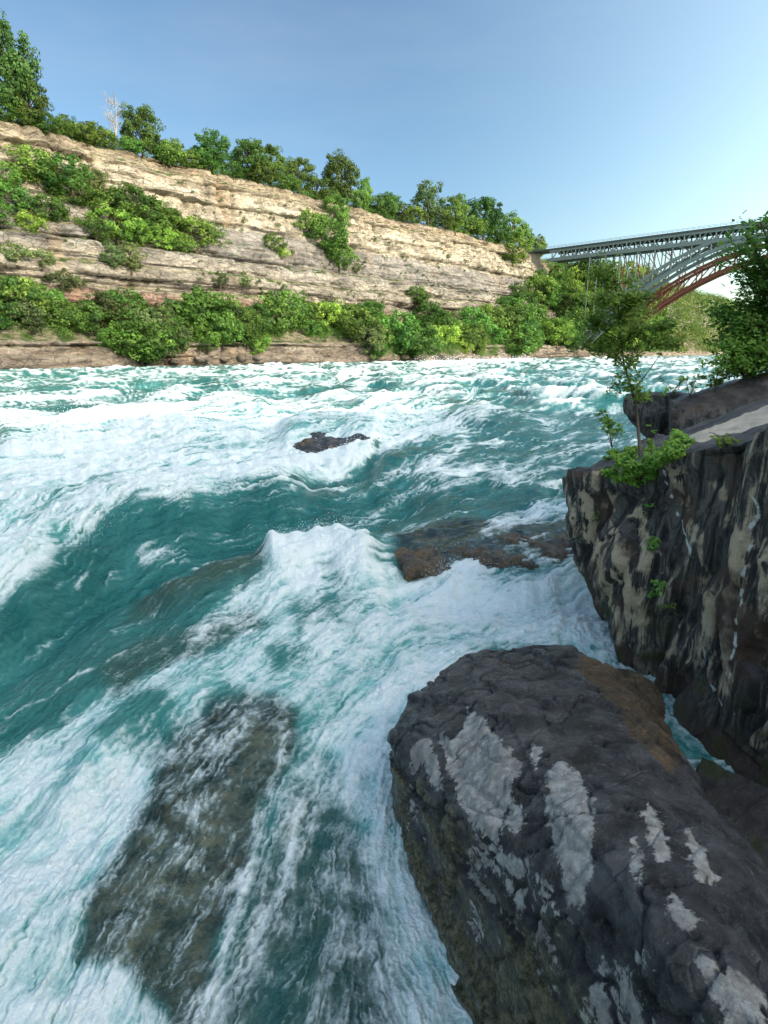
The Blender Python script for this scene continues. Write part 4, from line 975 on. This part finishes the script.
belt(32, 366, 520, ([366, 520], [357, 356]), ([366, 520], [336, 330]), 14, 38, ['bush', 'tree', 'lime', 'bush', 'deep', 'grey'], 'green tree in the waterside belt below the grey cliff', 'trees in the waterside belt below the grey cliff')
belt(62, 505, 660, ([505, 660], [354, 354]), ([505, 540, 560, 600, 660], [306, 286, 270, 279, 292]), 18, 34, ['tree', 'tree', 'lime', 'deep', 'bush'], 'green tree on the wooded slope beneath the bridges', 'trees on the wooded slope under the bridges')
# far wood and undergrowth: masses
def mass(name, mask, n, size, leaf, mat, label, seed, hgt=(1.5, 4.5)):
    rng = np.random.RandomState(seed); idx = np.flatnonzero(mask.ravel()); pick = rng.choice(idx, n); base = cliffV.reshape(-1, 3)[pick]
    per = 60; hh = rng.uniform(*hgt, n); e = rng.normal(size=(n, per, 3)); e /= np.linalg.norm(e, axis=2)[..., None]; e[..., 2] = np.abs(e[..., 2])
    P = base[:, None] + e * np.stack([hh * size, hh * size, hh], 1)[:, None] * rng.uniform(.6, 1, (n, per, 1))
    P[..., :2] += np.array([.76, -.65]) * .6
    cv = np.repeat(rng.uniform(0, 1, n), per); V, F, lv = leaves(P.reshape(-1, 3), e.reshape(-1, 3), leaf, rng, var=cv)
    o = mesh_np(name, V, F, mat, None, False, {'leafvar': lv}); tag(o, label, 'vegetation', kind='stuff'); return o
gapm = (cpx > 91) & (cpx < 105)
bare = (cpx > 270) & (cpx < 370) & (ZZ < 9)
path_nb = fbm(SS / 9, ZZ / 9, 0, 2, 201)
mass('undergrowth', (ZZ > np.where(((cpx > 104) & (cpx < 262)) | (cpx > 372), 1.8, 8)) & (ZZ < 19) & (cpx > -60) & (cpx < 540) & ~gapm & ~bare & (path_nb > .0) & ~((cpx < 270) & (cpx > -60) & (ZZ < 6.5) ), 1700, .8, .40, M_LEAF, 'green undergrowth filling the foot of the cliff', 5)
mass('undergrowth', (ZZ > 70.8) & (ZZ < 72.4) & (SS < 420), 900, .9, .38, M_LEAF, 'low green growth fringing the cliff rim', 6, (1.2, 3.2))
mass('undergrowth', (ZZ > 43) & (ZZ < 50.5) & (wa > .5) & (SS < 150) & (path_nb > -.15), 420, .9, .38, M_LEAF, 'low growth on the green cliff terrace', 7, (1.0, 2.6))
mass('tufts', (ZZ > 24) & (ZZ < 64) & (path_nb > .22) & (SS < 420), 420, .8, .42, M_LEAFG, 'sparse tufts on the cliff ledges', 8, (.5, 1.4))
mass('undergrowth', (wc > .45) & (ZZ > 3) & (ZZ < np.where(SS < 445, 46, 71)) & (SS < 620), 2600, .9, .6, M_LEAF, 'green scrub covering the slope under the bridges', 9, (2, 5))
mass('far_wood', (SS > 600) & (SS < 2400) & (ZZ > 2) & (ZZ < 73.5), 4200, .9, 1.3, M_LEAF, 'far off green wood on the gorge side beyond the bridges', 10, (5, 11))

# bare tree on the rim
P, zc = surf(118, 121); tb = bpy.data.objects.new('bare_tree', None); C.objects.link(tb); tb.location = P; tag(tb, 'leafless grey tree with thin twigs on the cliff rim', 'tree')
rng = np.random.RandomState(4); trk = MB(); tw = MB(); Ht = 44 * zc / FPX
trk.tube([(0, 0, -1), (.1, 0, Ht * .3), (-.4, .1, Ht * .62), (-1.1, .2, Ht * .95)], [.28, .22, .13, .03]); trk.tube([(.05, 0, Ht * .2), (.9, 0, Ht * .5), (1.3, 0, Ht * .9)], [.18, .12, .03])
for k in range(46):
    z0 = rng.uniform(.35, .9) * Ht; a = rng.uniform(0, 6.28); L = rng.uniform(.12, .28) * Ht; x0 = -1.1 * (z0 / Ht) ** 2 if k % 2 else .9 * z0 / Ht
    d = np.array([math.cos(a), math.sin(a), rng.uniform(.4, 1.3)]); d /= np.linalg.norm(d); b0 = np.array([x0, 0, z0]); b1_ = b0 + d * L
    tw.tube([b0, b0 + d * L * .5 + rng.normal(0, .12, 3), b1_], [.07, .05, .03], 4)
    for q_ in range(2): tw.tube([b0 + d * L * .5, b1_ + rng.normal(0, L * .25, 3)], [.045, .02], 4)
trk.build('trunk', M_BARKP, tb, True); tw.build('branches', M_BARKP, tb, True)
# shoreline stones of the far bank
for i, (px, py, s_px) in enumerate([(196, 359, 8), (203, 360, 6), (222, 359, 7), (172, 361, 7), (152, 361, 6), (240, 358, 8), (256, 358, 6), (402, 357, 6), (440, 356, 6)]):
    P, zc = surf(px, py); r_ = s_px * zc / FPX / 2; rg = np.random.RandomState(300 + i)
    bm = bmesh.new(); bmesh.ops.create_icosphere(bm, subdivisions=3, radius=1.0)
    for v in bm.verts:
        d_ = np.array(v.co); f_ = 1 + .35 * float(pn(d_[0] * 1.3 + i, d_[1] * 1.3, d_[2] * 1.3, 9)) ; v.co = Vector((d_[0] * r_ * 1.5 * f_, d_[1] * r_ * f_, d_[2] * r_ * .85 * f_))
    me = bpy.data.meshes.new('shore_stone'); bm.to_mesh(me); bm.free(); me.materials.append(M_CLIFF)
    o = bpy.data.objects.new('shore_stone', me); C.objects.link(o); o.location = (P[0] + 1.2, P[1] - 1.0, P[2] + r_ * .1)
    tag(o, ORD[i] + ' pale stone from the left at the far waterline', 'stone', 'stones at the far waterline')

# ------------------------------------------------------------------ near plants
def near_plant(name, label, cat, base, limbs, nleaf, lsize, mat, seed, clump=.22, droop=.6, trunk_r=.03, per_tip=None, bark=None):
    """limbs: list of polylines (relative to base); leaves cluster along the outer part of each limb and its twigs"""
    rng = np.random.RandomState(seed); root = bpy.data.objects.new(name, None); C.objects.link(root); root.location = base; tag(root, label, cat)
    tb = MB(); cen = []
    tw = MB()
    for li, (pts, r0, leafy) in enumerate(limbs):
        pts = np.array(pts, float); m_ = len(pts); tb.tube(pts, np.linspace(r0, r0 * .3, m_), 6)
        L = np.linalg.norm(np.diff(pts, axis=0), axis=1).sum()
        if leafy <= 0: continue
        for k in range(int(leafy)):
            u_ = rng.uniform(.25, 1) * (m_ - 1); i = min(int(u_), m_ - 2); p = pts[i] + (pts[i + 1] - pts[i]) * (u_ - i)
            d = rng.normal(size=3); d[2] = abs(d[2]) * .5 + rng.uniform(-.3, .3); d /= np.linalg.norm(d); q_ = p + d * clump * rng.uniform(.6, 1.7)
            tw.tube([p, (p + q_) / 2 + rng.normal(0, .02, 3), q_], [r0 * .16 + .003, .004, .002], 4); cen.append((p, q_))
    tb.build('trunk', bark or M_BARK, root, True)
    if tw.n: tw.build('branches', bark or M_BARK, root, True)
    cen = np.array(cen); pk = rng.randint(len(cen), size=nleaf); u_ = rng.uniform(.25, 1.05, (nleaf, 1))
    P = cen[pk, 0] * (1 - u_) + cen[pk, 1] * u_ + rng.normal(0, clump * .22, (nleaf, 3))
    cvv = rng.uniform(.1, .9, len(cen)); nn = np.tile([0, -.35, .9], (nleaf, 1)) + rng.normal(0, .35, (nleaf, 3))
    # six-sided pointed leaves with a folded mid rib
    sz = lsize * rng.uniform(.6, 1.3, nleaf)[:, None]; nr = nn + 0; nr /= np.linalg.norm(nr, axis=1)[:, None]
    r = rng.normal(size=(nleaf, 3)); r[:, 2] -= droop; t1 = r - (r * nr).sum(1)[:, None] * nr; t1 /= np.linalg.norm(t1, axis=1)[:, None]; t2 = np.cross(nr, t1)
    def q_(a, b, c): return P + t1 * sz * a + t2 * sz * b + nr * sz * c
    V = np.stack([q_(-.5, 0, 0), q_(-.15, .27, .07), q_(.22, .22, .05), q_(.55, 0, -.10), q_(.22, -.22, .05), q_(-.15, -.27, .07)], 1).reshape(-1, 3)
    b6 = np.arange(nleaf)[:, None] * 6; F = np.concatenate([b6 + np.array([0, 1, 2, 3]), b6 + np.array([0, 3, 4, 5])])
    lv = np.repeat(np.clip(cvv[pk] + rng.normal(0, .15, nleaf), 0, 1), 6)
    mesh_np('leaves', V, F, mat, root, False, {'leafvar': lv}); return root
def rel(base, lst): return [tuple(np.array(at_y(a, b, Y)) - base) for a, b, Y in lst]
# sapling on the rock edge
b = hit(641, 456)[0]
limbs = [([(0, 0, -.05)] + rel(b, [(637, 415, 11.9), (632, 390, 11.9), (624, 365, 12.0), (620, 335, 12.0), (618, 300, 12.0), (612, 268, 12.0)]), .030, 34)]
for lst, n_ in (([(632, 392, 11.9), (648, 372, 11.8), (662, 352, 11.6)], 0), ([(625, 367, 12), (605, 352, 12.1), (586, 350, 12.1)], 12), ([(621, 340, 12), (600, 328, 12.3), (584, 318, 12.3)], 16), ([(619, 318, 12), (640, 300, 11.8), (660, 298, 11.6)], 14),
                ([(620, 345, 12), (645, 330, 11.8), (676, 326, 11.5)], 16), ([(618, 300, 12), (602, 285, 12.2), (596, 272, 12.4)], 14), ([(620, 330, 12), (655, 345, 11.8), (685, 345, 11.7)], 14), ([(618, 310, 12), (604, 305, 11.6), (590, 298, 11.4)], 12), ([(620, 325, 12), (625, 320, 12.8), (640, 310, 13.2)], 14)):
    limbs.append((rel(b, lst), .014, n_))
near_plant('sapling', 'slender sapling with sparse leafy branches rooted on the fluted rock', 'tree', b, limbs, 5600, .085, M_LEAFN, 21, .27)
# bare twiggy stem beside it
b = at_y(652, 458, 12.1)
near_plant('shrub', 'thin upright stem with few leaves just right of the sapling', 'shrub', b, [(rel(b, [(652, 458, 12.1), (652, 430, 12.1), (650, 405, 12.1), (649, 385, 12.1)]), .009, 5), (rel(b, [(650, 405, 12.1), (662, 395, 12.1), (668, 388, 12.1)]), .006, 3)], 60, .07, M_LEAFN, 22, .10)
# shrubs at the ledge
for i, (px, py, Y, n_, hh, lb, mt) in enumerate([(612, 448, 11.7, 260, 36, 'leafy green shrub left of the sapling on the rock edge', M_LEAFN), (690, 398, 14.4, 110, 26, 'low sparse shrub on the dark ledge left of the right hand tree', M_LEAFN),
                                       (672, 398, 14.8, 60, 22, 'small weed in the gap between dark block and dark ledge', M_LEAFY), (715, 392, 14.2, 420, 24, 'leafy green shrub at the left foot of the right hand tree', M_LEAFN),
                                       (728, 452, 9.5, 70, 18, 'small weed growing on the dark top of the fluted rock', M_LEAFY)]):
    b = hit(px, py, Y)[0]; Y = b[1]; rg = np.random.RandomState(50 + i); lm = []
    for k in range(6):
        dx, dh = rg.uniform(-.8, .8) * hh, rg.uniform(.6, 1.1) * hh
        lm.append((rel(b, [(px, py, Y), (px + dx * .4, py - dh * .6, Y + rg.uniform(-.1, .1)), (px + dx, py - dh, Y + rg.uniform(-.3, .3))]), .007, 5))
    near_plant('shrub', lb, 'shrub', b, lm, n_, .075, mt, 60 + i, .09)
# lime cushion hanging over the edge
b = hit(640, 470)[0]; lm = []; rg = np.random.RandomState(77)
for k in range(70):
    x1 = rg.uniform(608, 686); y1 = np.interp(x1, [608, 640, 660, 686], [470, 478, 468, 446]) - rg.uniform(-8, 24) * (1 if x1 < 665 else .5)
    p1, n1 = hit(x1, y1); lm.append(([(0, 0, -.03), (p1 - b) * .5 - n1 * .04, p1 - b, p1 - b + n1 * .08 + np.array([rg.uniform(-.1, .1), -.03, .05])], .005, 4))
near_plant('creeping_shrub', 'bright lime green cushion plant draped over the fluted rock edge', 'plant', b, lm, 8000, .07, M_LEAFY, 78, .10, 1.2)
for i, (px, py, X, n_, lb) in enumerate([(655, 545, 4.5, 60, 'small vine of green leaves midway down the fluted rock'), (600, 516, 4.25, 14, 'tiny yellow green sprig near the river edge of the fluted rock'), (661, 586, 4.5, 45, 'drooping leafy sprig under the small vine on fluted rock'), (674, 603, 4.5, 14, 'tiny lowest sprig on the fluted rock face'), (658, 510, 4.5, 10, 'tiny sprig below the cushion plant')]):
    p_, n_r = hit(px, py); b = p_ + n_r * .05; lm = [((np.array([(0, 0, .12), (-.08, 0, 0), (-.12, .03 * i, -.12 - .1 * (n_ > 40))])), .005, 8), ((np.array([(0, 0, .1), (-.06, -.1, .06), (-.1, -.16, -.05)])), .005, 6)]
    near_plant('rock_sprig', lb, 'plant', b, lm, n_, .075, M_LEAFY if i in (1, 3) else M_LEAFN, 90 + i, .07, 1.4)
# right-hand tree: two stems of a leafy tree
def big_near(px, py, Y, tips, nleaf, seed, lb, r0=.10, clump=.42, ls=.13):
    b = at_y(px, py, Y); lm = []; rg = np.random.RandomState(seed)
    apex = tips[0]; trunk = rel(b, [(px, py, Y), (px - 3, (py * 2 + apex[1]) / 3, Y), (px - 2, (py + 2 * apex[1]) / 3, Y), apex]); lm.append((trunk, r0, 26))
    for (tx, ty, tY) in tips[1:]:
        f = rg.uniform(.25, .75); oy = py + (min(ty + 40, py) - py) * f
        lm.append((rel(b, [(px - 2, oy, Y), ((px + tx) / 2, (oy + ty) / 2 - 6, (Y + tY) / 2), (tx, ty, tY)]), r0 * .4, 20))
    return near_plant('leafy_tree', lb, 'tree', b, lm, nleaf, ls, M_LEAFN, seed, clump, .8)
big_near(792, 372, 15.0, [(790, 215, 15), (760, 222, 14.6), (745, 235, 14.8), (752, 250, 15.4), (738, 262, 15), (776, 240, 14), (760, 270, 14.5), (748, 282, 15), (770, 300, 15), (735, 300, 15.2), (720, 308, 15), (745, 318, 14.6), (725, 328, 15.3), (722, 345, 14.8), (760, 340, 14.5), (735, 355, 14.6), (775, 355, 14.2), (820, 230, 15), (840, 260, 15.5), (830, 300, 15), (800, 270, 16.2), (810, 330, 16), (716, 318, 15.4)], 9500, 120, 'leafy green tree leaning in from the right edge above the ledge')
big_near(752, 384, 14.6, [(748, 325, 14.6), (728, 345, 14.5), (718, 360, 14.4), (730, 368, 14.2), (765, 350, 14.2), (775, 365, 14), (740, 350, 15), (760, 330, 15)], 2800, 121, 'dense low tree at the right edge under the leaning tree', .05, .30, .11)
# spray thrown up by the breaking water
rng = np.random.RandomState(5); src = []
for (x0, y0, x1, y1), n_, up_, jit in (((272, 552, 365, 545), 420, .22, .25), ((300, 470, 375, 452), 500, .3, .4), ((425, 575, 500, 575), 700, .25, .15), ((500, 590, 620, 600), 900, .2, .3), ((0, 990, 160, 1000), 500, .12, .2),
                                      ((0, 565, 120, 528), 400, .2, .3), ((400, 860, 460, 960), 400, .12, .1), ((420, 364, 530, 360), 900, 1.6, 3.0), ((0, 432, 130, 430), 400, .5, 1.0), ((100, 800, 180, 735), 400, .12, .2)):
    for k in range(n_):
        f = rng.uniform(); p = at_z(x0 + (x1 - x0) * f, y0 + (y1 - y0) * f) + np.array([rng.normal(0, jit), rng.normal(0, jit), 0])
        src.append([p[0], p[1], abs(rng.normal(0, up_)) * rng.uniform(.2, 1), .0009 * np.hypot(p[0], p[1] + 1) * rng.uniform(.2, .8)])
src = np.array(src); ii = ((src[:, 1] > 0)).nonzero()[0]; src = src[ii]
qx, qy, _z = project(np.stack([src[:, 0], src[:, 1], np.zeros(len(src))], 1))
ci = np.clip(np.searchsorted(pxs, qx), 0, len(pxs) - 1); ri = np.clip(np.searchsorted(pys, qy), 0, len(pys) - 1); src[:, 2] += H[ri, ci] + .01
octv = np.array([(1, 0, 0), (-1, 0, 0), (0, 1, 0), (0, -1, 0), (0, 0, 1), (0, 0, -1)]); octf = np.array([(0, 2, 4), (2, 1, 4), (1, 3, 4), (3, 0, 4), (2, 0, 5), (1, 2, 5), (3, 1, 5), (0, 3, 5)])
V = (src[:, None, :3] + octv[None] * src[:, 3][:, None, None]).reshape(-1, 3); F = (octf[None] + np.arange(len(src))[:, None, None] * 6).reshape(-1, 3)
o = mesh_np('spray', V, F, simple('spray_drops', (.85, .89, .9), .4, .5)); tag(o, 'fine white spray flying above the breaking water', 'spray', kind='stuff')
print('done')
